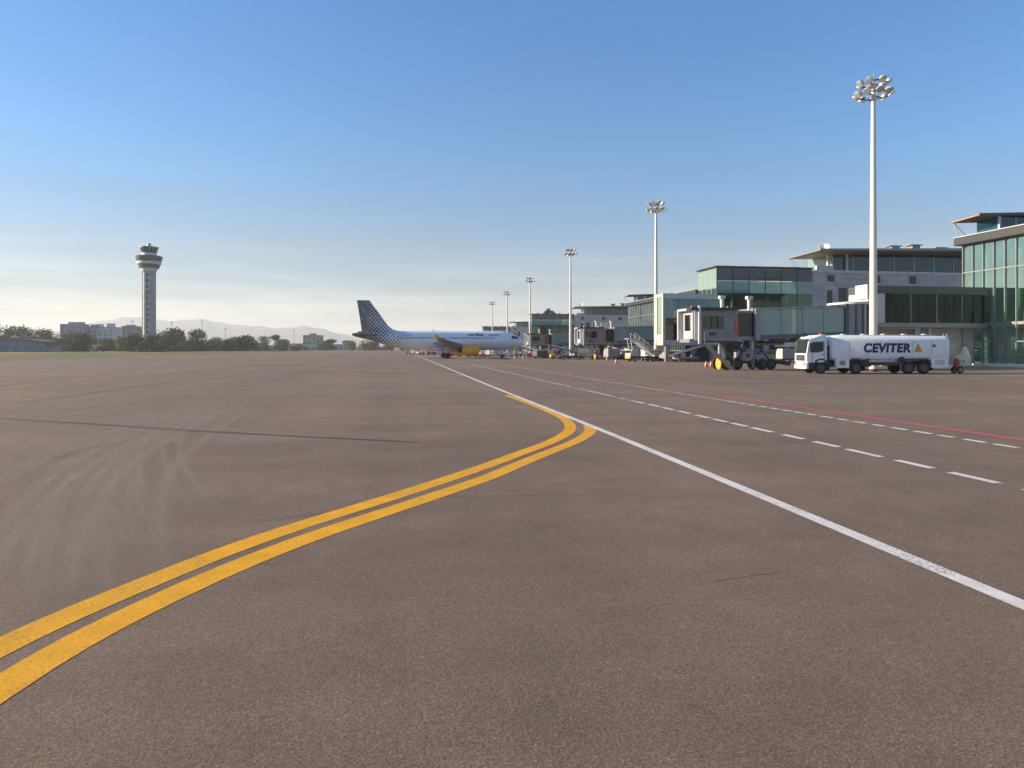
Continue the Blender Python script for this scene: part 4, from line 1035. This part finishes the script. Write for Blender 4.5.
# ------------------------------------------------------------------ apron equipment
def cart_wheel(par, x, y, r, w=.1, hub=None):
    wv = MB().lathe([(r * .5, -w), (r * .92, -w), (r, -w * .5), (r, w * .5), (r * .92, w), (r * .5, w)], 16, (0, 0, 0), 'y').build('wheel', rubber, par, smooth=True, loc=(x, y, r))
    MB().lathe([(.03, -w * 1.2), (r * .56, -w * 1.06), (r * .56, w * 1.06), (.03, w * 1.2)], 12, (0, 0, 0), 'y').build('rim', hub or greym, wv)
def tractor(label, loc, rz, body):
    t = thing('baggage_tractor', label, 'tractor', loc, rz, 'small apron vehicles by the gates')
    MB().prism([(1.4, .35), (1.4, .95), (.5, 1.1), (.3, .75), (-.9, .75), (-1.0, 1.0), (-1.4, 1.0), (-1.4, .35)], -.65, .65, 'y').build('body', body, t, bevel=.05)
    MB().box(-.95, -.45, -.5, .5, .76, .95).build('seat', darkm, t, bevel=.04); MB().box(-1.0, -.88, -.5, .5, .95, 1.45).build('backrest', darkm, t, bevel=.04)
    MB().bar((.45, .25, 1.0), (.15, .25, 1.3), .05).build('steering_column', darkm, t)
    c = MB()
    for x in (.45, -1.05):
        for y in (-.58, .58): c.bar((x, y, .95), (x, y, 1.95), .06)
    c.build('canopy_post', darkm, t); MB().box(-1.2, .6, -.66, .66, 1.95, 2.03).build('canopy', body, t, bevel=.03)
    for x in (.85, -.85):
        for y in (-.62, .62): cart_wheel(t, x, y, .3)
    for y in (-.4, .4): MB().box(1.4, 1.44, y - .1, y + .1, .7, .85).build('headlight', chrome, t)
    return t
def cart(label, loc, rz, load, seed=0):
    t = thing('baggage_cart', label, 'cart', loc, rz, 'baggage carts by the gates')
    MB().box(-1.4, 1.4, -.75, .75, .45, .6).build('deck', greym, t)
    c = MB()
    for x in (-1.37, 1.37):
        for y in (-.72, .72): c.bar((x, y, .6), (x, y, 1.85), .06)
    c.build('post', greym, t); MB().box(-1.45, 1.45, -.8, .8, 1.85, 1.92).build('roof', load, t)
    MB().box(-1.36, -1.30, -.7, .7, .6, 1.85).build('end_panel', lightm, t); MB().bar((1.4, 0, .5), (2.2, 0, .35), .07).build('tow_bar', darkm, t)
    for x in (.95, -.95):
        for y in (-.68, .68): cart_wheel(t, x, y, .24)
    rnd = random.Random(seed)
    return t
def stand(x, y): return (x, y, 0)
# mobile stairs
def mobile_stairs(label, loc, rz):
    t = thing('mobile_stairs', label, 'boarding stairs', loc, rz)
    MB().box(-2.6, 2.4, -1.0, 1.0, .55, .85).build('chassis', darkm, t)
    MB().prism([(2.4, .5), (2.4, 1.3), (2.1, 1.9), (1.2, 1.9), (1.2, .5)], -.95, .95, 'y').build('cab', aged, t, bevel=.05)
    MB().box(2.3, 2.46, -.9, .9, .5, .85).build('bumper', yellow, t)
    MB().box(2.14, 2.36, -.8, .8, 1.35, 1.8).build('windscreen', g_car, t)
    s = MB()
    for k in range(14): s.box(-2.5 + k * .28, -2.15 + k * .28, -.7, .7, .85 + k * .2, .9 + k * .2)
    for y in (-.72, .72): s.bar((-2.5, y, .8), (1.5, y, 3.65), .06, .25)
    s.build('steps', lightm, t)
    h = MB()
    for y in (-.72, .72):
        h.bar((-2.5, y, 1.8), (1.5, y, 4.65), .07)
        for k in range(6): h.bar((-2.5 + k * .8, y, .85 + k * .57), (-2.5 + k * .8, y, 1.8 + k * .57), .05)
    h.build('handrail', render_white, t)
    MB().box(1.4, 2.6, -.8, .8, 3.65, 3.75).build('platform', lightm, t)
    MB().bar((1.6, -.6, .85), (2.2, -.6, 3.65), .1).bar((1.6, .6, .85), (2.2, .6, 3.65), .1).build('prop', render_white, t)
    for x in (1.6, -1.7):
        for y in (-.9, .9): cart_wheel(t, x, y, .38, .14)
    return t
x, y = P(641, 112); mobile_stairs('white boarding stairs on a beige truck with yellow bumper left of the stair block', (x, y, 0), math.pi - PSI + .3)
x, y = P(650, 117); cart('covered baggage cart behind the boarding stairs', (x, y, 0), .2, render_white)
x, y = P(557, 136); tractor('yellow baggage tractor left of the middle jet bridge wheels', (x, y, 0), math.pi, yellow)
x, y = P(564, 138); cart('empty covered cart hitched behind the yellow tractor', (x, y, 0), math.pi, greym)
x, y = P(578, 141); tractor('white baggage tractor under the middle jet bridge', (x, y, 0), 2.6, render_white)
for k, (px, D, m, lab) in enumerate(((464, 176, red, 'red roofed baggage cart seen under the airliner, nearest its engine'), (472, 180, render_white, 'white roofed baggage cart under the airliner belly'), (480, 172, red, 'red roofed baggage cart left of the airliner nose wheel'), (490, 178, greym, 'grey roofed baggage cart beneath the airliner cabin front'),
                                     (514, 176, red, 'red roofed baggage cart under the airliner cockpit'), (540, 165, render_white, 'white roofed baggage cart below the farthest jet bridge'), (549, 170, greym, 'grey roofed baggage cart below the farthest jet bridge'))):
    x, y = P(px, D); cart(lab, (x, y, 0), .3 * k, m, k)
for px, D, m, lab in ((508, 174, render_white, 'white tractor just right of the airliner nose wheel'), (533, 160, red, 'red tractor below the farthest jet bridge cab'), (600, 150, lightm, 'pale tractor behind the middle jet bridge wheels'), (455, 182, red, 'red tractor under the airliner wing')):
    x, y = P(px, D); tractor(lab, (x, y, 0), 2.9, m)
cols = ((red, 'red'), (render_white, 'white'), (greym, 'grey'), (brown, 'brown'))
rc = random.Random(9)
for k, (px, D, ci, kind, where) in enumerate(((409, 236, 0, 0, 'far left under the airliner tail'), (414, 228, 1, 0, 'under the airliner rear belly, left of the other carts'), (420, 222, 2, 1, 'under the airliner rear belly'), (426, 231, 3, 0, 'behind the left main wheels of the airliner'), (431, 214, 0, 1, 'just behind the airliner main wheels'), (438, 218, 1, 1, 'between the airliner main wheels'), (449, 205, 3, 0, 'between the main wheels and the yellow engine'),
        (484, 184, 0, 1, 'under the airliner door'), (496, 188, 3, 0, 'left of the airliner nose wheel'), (500, 196, 1, 0, 'behind the airliner nose wheel'), (519, 182, 2, 1, 'under the airliner nose tip'), (526, 176, 1, 0, 'right of the airliner nose tip'), (545, 150, 0, 1, 'right of the farthest bridge wheels'), (568, 150, 3, 0, 'left of the middle bridge wheels'), (596, 158, 0, 0, 'behind the middle bridge bogie'), (608, 152, 1, 1, 'left of the boarding stairs, in the distance'), (622, 150, 2, 0, 'behind the boarding stairs truck'))):
    m, cn = cols[ci]; x, y = P(px, D)
    if kind: tractor(f'{cn} tractor {where}', (x, y, 0), rc.uniform(0, 6), m)
    else: cart(f'{cn} covered cart {where}', (x, y, 0), rc.uniform(0, 3), m, k)
def dolly(label, loc, rz, m):
    t = thing('container_dolly', label, 'dolly', loc, rz, 'container dollies by the gates')
    MB().box(-1.6, 1.6, -.85, .85, .4, .55).build('deck', darkm, t)
    MB().prism([(-.8, .56), (.8, .56), (.8, 1.5), (.5, 2.1), (-.8, 2.1)], -1.4, 1.4, 'x').build('container', m, t, bevel=.04)
    for k in range(4): MB().box(-1.2 + k * .75, -1.14 + k * .75, -.83, -.805, .6, 2.05).build('rib', greym, t)
    for x in (1.1, -1.1):
        for y in (-.75, .75): cart_wheel(t, x, y, .2)
    MB().bar((1.6, 0, .45), (2.5, 0, .3), .06).build('tow_bar', darkm, t)
def power_unit(label, loc, rz, m):
    t = thing('ground_power_unit', label, 'power unit', loc, rz, 'ground power units by the gates')
    MB().box(-1.3, 1.3, -.75, .75, .45, 1.6).build('housing', m, t, bevel=.06)
    for k in range(5): MB().box(-1.0, -.1, -.78, -.755, .7 + k * .15, .76 + k * .15).build('louvre', darkm, t)
    MB().box(.3, .9, -.77, -.755, .95, 1.35).build('control_panel', darkm, t); MB().tube((-.8, .3, 1.6), (-.8, .3, 1.95), .07).build('exhaust_pipe', darkm, t)
    for x in (.85, -.85):
        for y in (-.65, .65): cart_wheel(t, x, y, .27)
def loader(label, loc, rz, m):
    t = thing('belt_loader', label, 'belt loader', loc, rz, 'belt loaders by the gates')
    MB().box(-2.4, 1.6, -.8, .8, .45, .8).build('chassis', m, t, bevel=.04)
    MB().hexa([(-3.2, -.45, .8), (3.2, -.45, 2.5), (3.2, .45, 2.5), (-3.2, .45, .8)], [(-3.2, -.45, 1.0), (3.2, -.45, 2.7), (3.2, .45, 2.7), (-3.2, .45, 1.0)]).build('conveyor', darkm, t)
    MB().bar((-3.2, -.5, 1.05), (3.2, -.5, 2.75), .06, .16).bar((-3.2, .5, 1.05), (3.2, .5, 2.75), .06, .16).build('side_rail', render_white, t)
    MB().bar((.6, -.3, .8), (1.6, -.3, 2.2), .1).bar((.6, .3, .8), (1.6, .3, 2.2), .1).build('lift_arm', greym, t)
    MB().box(-1.6, -1.0, .55, .85, .8, 1.25).build('seat', darkm, t)
    for x in (1.0, -1.7):
        for y in (-.72, .72): cart_wheel(t, x, y, .33)
for fn, px, D, rz, m, lab in ((dolly, 586, 134, 2.8, cabgrey, 'grey container dolly beside the middle bridge wheels'), (dolly, 612, 128, .3, greym, 'dark container dolly left of the boarding stairs'), (dolly, 632, 128, .2, aged, 'beige container dolly behind the boarding stairs truck'),
        (power_unit, 599, 140, .2, brown, 'brown power unit behind the middle bridge'), (power_unit, 667, 112, .5, cabgrey, 'grey power unit at the foot of the stair block'), (power_unit, 741, 98, .1, greym, 'grey power unit under the near jet bridge tunnel'),
        (loader, 569, 128, 2.9, darkm, 'dark belt loader left of the middle bridge wheels'), (loader, 620, 140, 2.6, yellow, 'yellow belt loader far behind the boarding stairs'), (loader, 688, 108, .2, greym, 'grey belt loader below the near bridge cab'),
        (dolly, 752, 112, 0, greym, 'dark grey container dolly in the shade of the near tunnel'), (dolly, 787, 106, .1, aged, 'beige container dolly just left of the tanker cab'), (power_unit, 540, 146, .4, slate, 'dark power unit below the farthest bridge'), (loader, 534, 170, 2.7, render_white, 'white belt loader right of the airliner nose')):
    fn(lab, (*P(px, D), 0), rz, m)
# van and car near the pier foot
def van(label, loc, rz, body):
    t = thing('service_van', label, 'van', loc, rz)
    MB().prism([(2.3, .4), (2.35, .95), (1.7, 1.15), (1.1, 1.85), (-2.2, 1.9), (-2.35, 1.7), (-2.35, .4)], -.9, .9, 'y').build('body', body, t, bevel=.08)
    MB().hexa([(1.72, -.75, 1.2), (1.72, .75, 1.2), (1.66, .75, 1.2), (1.66, -.75, 1.2)], [(1.16, -.7, 1.8), (1.16, .7, 1.8), (1.08, .7, 1.8), (1.08, -.7, 1.8)]).build('windscreen', g_car, t)
    for s in (-1, 1):
        ya, yb = sorted((s * .902, s * .915))
        MB().prism([(1.45, 1.2), (1.0, 1.72), (-.1, 1.75), (-.1, 1.2)], ya, yb, 'y').build('side_window', g_car, t)
        MB().prism([(-.25, 1.2), (-.25, 1.75), (-1.9, 1.75), (-1.9, 1.2)], ya, yb, 'y').build('side_window', g_car, t)
        for x in (1.4, -1.45): cart_wheel(t, x, s * .82, .33, .11)
        MB().box(2.3, 2.38, s * .65 - .15, s * .65 + .15, .75, .92).build('headlight', chrome, t)
    return t
x, y = P(769, 109); van('grey service van parked below the near jet bridge tunnel', (x, y, 0), math.pi - .1, greym)
x, y = P(733, 112); van('dark van in the shade under the glass pier', (x, y, 0), math.pi, slate)
# cones and barriers
def cone_mesh(par): return MB().lathe([(.2, .05), (.03, .72)], 14).build('cone_body', orange, par, smooth=True)
def cone(label, loc):
    t = thing('traffic_cone', label, 'cone', loc, 0, 'orange cones on the apron')
    cone_mesh(t); MB().box(-.24, .24, -.24, .24, 0, .05).build('base', rubber, t); MB().lathe([(.135, .32), (.085, .52)], 14).build('white_sleeve', render_white, t, smooth=True)
    return t
c0 = cone('orange cone left of the near jet bridge wheels', (*P(706, 79), 0))
for px, D, lab in ((711, 80, 'orange cone closest to the yellow wheel guard'), (616, 98, 'orange cone left of the boarding stairs'), (607, 118, 'orange cone near the middle jet bridge wheels'), (523, 138, 'orange cone in front of the airliner nose'), (515, 137, 'orange cone beside the airliner nose wheel')):
    dup(c0, (*P(px, D), 0), label=lab)
def barrier(label, loc, rz, m):
    t = thing('barrier', label, 'barrier', loc, rz, 'plastic barriers by the pier foot')
    MB().prism([(-.3, 0), (.3, 0), (.3, .2), (.12, .4), (.1, .95), (-.1, .95), (-.12, .4), (-.3, .2)], -.75, .75, 'y').build('body', m, t, bevel=.03)
    MB().box(-.115, .115, -.4, .4, .6, .75).build('stripe', render_white, t)
    return t
b0 = barrier('orange barrier right of the grey column, leftmost of its row', (*P(672, 122), 0), -PSI + 1.57, orange)
for px, lab in ((682, 'orange barrier second from left in the row below the pier'), (694, 'orange barrier in the middle of the row below the pier'), (703, 'orange barrier at the right end of the row')):
    dup(b0, (*P(px, 121), 0), label=lab)
for px, D, lab in ((661.5, 118, 'orange barrier standing alone left of the grey column'),): dup(b0, (*P(px, D), 0), label=lab)
w = MB().box(0, 6.0, 0, .5, 0, .3).build('kerb_block', render_white, None, bevel=.04); w.location = (*P(671, 124), 0); tag(w, 'long pale kerb block lying below the orange barriers', 'kerb')
# wheeled extinguisher behind the tanker
def extinguisher(loc):
    t = thing('wheeled_extinguisher', 'red wheeled fire extinguisher behind the rear of the tanker', 'extinguisher', loc, 0)
    MB().lathe([(.05, .35), (.22, .42), (.22, 1.15), (.12, 1.3), (.04, 1.36)], 18).build('cylinder', red, t, smooth=True)
    MB().bar((0, -.3, .3), (0, .3, .3), .06).bar((.1, -.15, .3), (.55, -.15, 1.1), .05).bar((.1, .15, .3), (.55, .15, 1.1), .05).bar((.55, -.15, 1.1), (.55, .15, 1.1), .05).build('frame', darkm, t)
    for y in (-.33, .33): cart_wheel(t, 0, y, .3, .06)
    MB().bar((-.1, 0, 1.3), (-.5, 0, .05), .06).build('hose', rubber, t)
x, y = P(957, 59); extinguisher((x, y, 0))

# ------------------------------------------------------------------ left background: hangar, blocks, masts, trees
def hangar():
    x, y = P(48, 366); t = thing('low_hangar', 'low blue grey hangar with earth coloured curved roof at left border', 'hangar', (x, y, 0), -PSI + .1)
    wm = panelled('hangar_cladding', (.20, .24, .28), .9, 6, .6, .6, .15)
    prof = [(-.4, 0), (-.4, 3.6), (-4, 5.6), (-12, 6.7), (-24, 7.1), (-36, 6.7), (-42, 5.6), (-46, 3.6), (-46, 0)]
    MB().box(-45, -.8, 0, 14, 0, 4.4).build('wall', wm, t)
    MB().prism([(.4, 3.6), (-3, 5.2), (-10, 6.4), (-24, 6.9), (-38, 6.4), (-44, 5.2), (-46.5, 3.6), (-46.5, 4.2), (-44, 5.8), (-38, 7.0), (-24, 7.5), (-10, 7.0), (-3, 5.8), (.4, 4.2)], -.8, 15, 'y').build('roof', M('earth_roof', (.10, .09, .055), .9, vary=.3, scale=.3), t)
    MB().prism([(-.9, 4.3), (-3, 5.15), (-10, 6.35), (-24, 6.85), (-38, 6.35), (-44, 5.15), (-45, 4.4)], .3, 13, 'y').build('gable', wm, t)
    for k in range(7): MB().box(-6 - k * 6, -2 - k * 6, -.12, -.003, 0, 3.4).build('door', M('hangar_door', (.13, .17, .21), .5, vary=.2), t)
hangar()
def block(label, px0, px1, top, D, m, cat='building', roofs=()):
    x0, y0 = P(px0, D); x1, y1 = P(px1, D); L = math.hypot(x1 - x0, y1 - y0); H = CAMH + (HOR - top) / F * D
    t = thing('apartment_block', label, cat, (x0, y0, 0), -PSI)
    w = MB().box(0, L, 0, 14, 0, H).build('wall', m, t)
    fl = int(H // 3.2); nw = max(2, min(9, int(L / 4)))
    for f in range(max(0, fl - 5), fl):
        for k in range(nw):
            a = (k + .25) * L / nw; MB().box(a, a + L / nw * .5, -.06, -.004, f * 3.2 + 1.2, f * 3.2 + 2.7).build('window', g_car, t)
    MB().box(-.3, L + .3, -.3, 14.3, H, H + .5).build('roof_slab', greym, t)
    for (a, wd, h) in roofs: MB().box(a * L, a * L + wd, 3, 9, H + .5, H + .5 + h).build('stair_head', m, t)
    return t
bgrey = M('block_grey', (.30, .29, .29), .8, vary=.1, scale=.2); btan = M('block_tan', (.34, .29, .22), .8, vary=.1, scale=.2); bpale = M('block_pale', (.50, .50, .50), .8, vary=.1, scale=.2)
block('long grey apartment block, tallest left of the tower', 60, 80, 324.5, 640, bgrey, roofs=((.3, 5, 2), (.75, 4, 2)))
block('lower grey apartment block adjoining the long one', 80.5, 92, 327, 650, bgrey, roofs=((.7, 4, 2),))
block('grey block with two roof stair heads', 92.5, 113, 327.5, 655, bpale, roofs=((.1, 4, 3), (.6, 5, 3.5)))
block('small grey block with an antenna left of the tower', 121.5, 133, 326.5, 600, bgrey, roofs=((.2, 6, 1),))
block('tan block half hidden by trees left of the airliner tail', 303, 320, 335.5, 780, btan, roofs=((.35, 6, 2),))
block('long low pale blue warehouse behind the apron edge', 290, 316, 344, 640, bpale)
block('low white warehouse under the airliner tail', 322, 352, 344.8, 660, bpale)
def antenna(label, px, top, D):
    x, y = P(px, D); H = CAMH + (HOR - top) / F * D
    t = thing('antenna_mast', label, 'antenna', (x, y, 0), 0, 'thin far masts')
    MB().tube((0, 0, 0), (0, 0, H), .28, .12, 8).build('mast', greym, t)
    MB().box(-.8, .8, -.2, .2, H - 1.4, H - .9).build('crossbar', greym, t)
antenna('thin far mast right of the tower with a wide gap', 202, 320, 520); antenna('thin far mast midway between tower and airliner tail', 225.3, 327, 520)
antenna('thin far mast left of the tan block', 294, 329, 600); antenna('thin antenna beside the small grey block', 132.6, 320, 600); antenna('thin mast among trees right of the tower', 172, 321, 520)

# trees
def leaf_mat(name, c0, c1, c2):
    m, n, l, b = newmat(name); oi = n.new('ShaderNodeObjectInfo'); v = coord(n)
    at = noise(n, l, v, .55, 3); c = ramp(n, l, at, [(.3, c0), (.5, c1), (.72, c2)])
    c = mixc(n, l, 1, c, ramp(n, l, oi.outputs['Random'], [(0, .7), (1, 1.35)]), 'MULTIPLY')
    l.new(c, b.inputs['Base Color']); b.inputs['Roughness'].default_value = .7; b.inputs['Specular IOR Level'].default_value = .2
    return m
leafA = leaf_mat('foliage_olive', (.055, .07, .025), (.115, .13, .045), (.19, .19, .075))
leafB = leaf_mat('foliage_dark', (.03, .05, .02), (.062, .085, .034), (.10, .12, .05))
leafC = leaf_mat('foliage_dry', (.10, .09, .035), (.17, .15, .06), (.25, .21, .10))
bark = M('bark', (.10, .075, .05), .9, vary=.25, scale=3)
def make_tree(name, label, h, spread, base, lm, seed, n=900, pine=False):
    rr = random.Random(seed); t = thing(name, label, 'tree' if 'tree' in name else 'bush', (0, -500, 0))
    tk = MB().tube((0, 0, 0), (.1 * rr.uniform(-1, 1), .1, h * .55), .16 + h * .012, .08, 8)
    lobes = []
    for k in range(9 if not pine else 6):
        a = rr.uniform(0, 6.28); r = spread * rr.uniform(.15, .62); z = base + (h - base) * rr.uniform(.12, .8)
        if pine: z = base + (h - base) * rr.uniform(.5, .85)
        lobes.append((r * math.cos(a), r * math.sin(a), z, spread * rr.uniform(.3, .55), (h - base) * rr.uniform(.14, .3)))
        tk.tube((0, 0, base + (z - base) * .35), (r * math.cos(a) * .8, r * math.sin(a) * .8, z), .07, .03, 5)
    lobes.append((0, 0, h * .8, spread * .5, h * .2))
    tk.build('trunk', bark, t)
    mb = MB(); vs = []; fs = []
    for k in range(n):
        cx, cy, cz, rx, rz = rr.choice(lobes)[:5]
        while True:
            p = Vector((rr.uniform(-1, 1), rr.uniform(-1, 1), rr.uniform(-1, 1)))
            if .25 < p.length < 1: break
        if rr.random() < .7: p = p.normalized() * rr.choice((rr.uniform(.7, 1.05), rr.uniform(.9, 1.35)))
        c = Vector((cx + p.x * rx, cy + p.y * rx, max(base * .5, cz + p.z * rz)))
        s = rr.uniform(.16, .42) * (h / 8) ** .5
        u = Vector((rr.gauss(0, 1), rr.gauss(0, 1), rr.gauss(0, 1))).normalized(); w = u.orthogonal().normalized()
        i = len(vs); vs += [c + u * s, c + w * s * .7, c - u * s, c - w * s * .7]; fs.append((i, i + 1, i + 2, i + 3))
    mb.add(vs, fs).build('crown', lm, t)
    return t
protos = [('broad_tree', 'broad olive green tree', 8.5, 5.0, .5, leafA, 1, 1700, False), ('dark_tree', 'rounded dark green tree', 9.5, 4.8, .5, leafB, 2, 1800, False),
          ('slender_tree', 'narrow pale green tree', 9, 2.8, .8, leafA, 3, 900, False), ('umbrella_pine', 'flat topped dark pine', 11, 5.2, 5.5, leafB, 4, 1200, True),
          ('dry_bush', 'low brownish bush', 3.6, 3.2, .1, leafC, 5, 700, False), ('green_bush', 'low green bush', 4.4, 3.6, .1, leafA, 6, 800, False)]
PT = [make_tree(p[0], p[1], p[2], p[3], p[4], p[5], p[6], p[7], p[8]) for p in protos]
for o, p in zip(PT, protos):
    if 'pine' in p[0]: o['category'] = 'tree'
used = [False] * len(PT)
rt = random.Random(21)
zones = [(48, 'near the left border'), (120, 'below the grey apartment blocks'), (180, 'around the control tower foot'), (270, 'midway between tower and airliner'), (420, 'left of the airliner tail')]
def plant(i, px, D, s):
    x, y = P(px, D); zn = [z for e, z in zones if px <= e] or [zones[-1][1]]
    row = 'at the front of the tree belt' if D < 330 + px * .8 else 'at the back of the tree belt'
    lab = f'{protos[i][1]} {zn[0]}, {row}'; g = 'trees and bushes in the belt left of the apron'
    if not used[i]: o = PT[i]; used[i] = True; o.location = (x, y, -.05)
    else: o = dup(PT[i], (x, y, -.05))
    o.scale = (s * rt.uniform(1.0, 1.45), s * rt.uniform(1.0, 1.45), s * rt.uniform(.85, 1.1)); o.rotation_euler = (0, 0, rt.uniform(0, 6.28)); o['label'] = lab; o['group'] = g
# special big crowns seen against the sky
for i, px, top, D in ((1, 176, 328.5, 470), (1, 199, 330.5, 480), (0, 188, 336, 470), (1, 263, 336.5, 560), (3, 275, 336.5, 580), (1, 283, 338, 570), (0, 254, 340, 560), (3, 330, 338, 700), (1, 322, 339.5, 690), (2, 141, 329, 440), (0, 160, 333, 430), (2, 120, 335, 430), (1, 216, 337.5, 500), (0, 236, 338, 520), (1, 20, 328.5, 560), (0, 3, 327, 560), (0, 36, 328.5, 570), (1, 47, 329, 580), (3, 345, 340, 690), (1, 166, 332, 480)):
    H = CAMH + (HOR - top) / F * D; plant(i, px, D, H / protos[i][2])
for k in range(110):
    px = rt.uniform(-20, 262); D = 395 + px * .55 + rt.uniform(0, 75)
    i = rt.choice((0, 0, 1, 1, 2, 5, 5)); plant(i, px, D, rt.uniform(.55, .95))
for k in range(80):
    px = rt.uniform(45, 300) if rt.random() < .8 else rt.uniform(-10, 45); D = 362 + px * .45 + rt.uniform(0, 25)
    if px < 52: D += 40
    plant(rt.choice((4, 5, 5, 4, 1, 0)), px, D, rt.uniform(.8, 1.3) if px > 52 else .9)
for k in range(34):
    px = rt.uniform(262, 415); plant(rt.choice((1, 0, 5, 5)), px, rt.uniform(560, 680), rt.uniform(.7, 1.1))
for k in range(16):
    px = rt.uniform(-20, 60); plant(rt.choice((0, 1, 1)), px, rt.uniform(470, 620), rt.uniform(.9, 1.5))
for px in (136, 142, 147, 152, 158, 164): plant(rt.choice((0, 1, 5)), px, rt.uniform(372, 384), rt.uniform(.85, 1.15))
for o, u in zip(PT, used):
    if not u:
        for c in list(o.children): bpy.data.objects.remove(c, do_unlink=True)
        bpy.data.objects.remove(o, do_unlink=True)
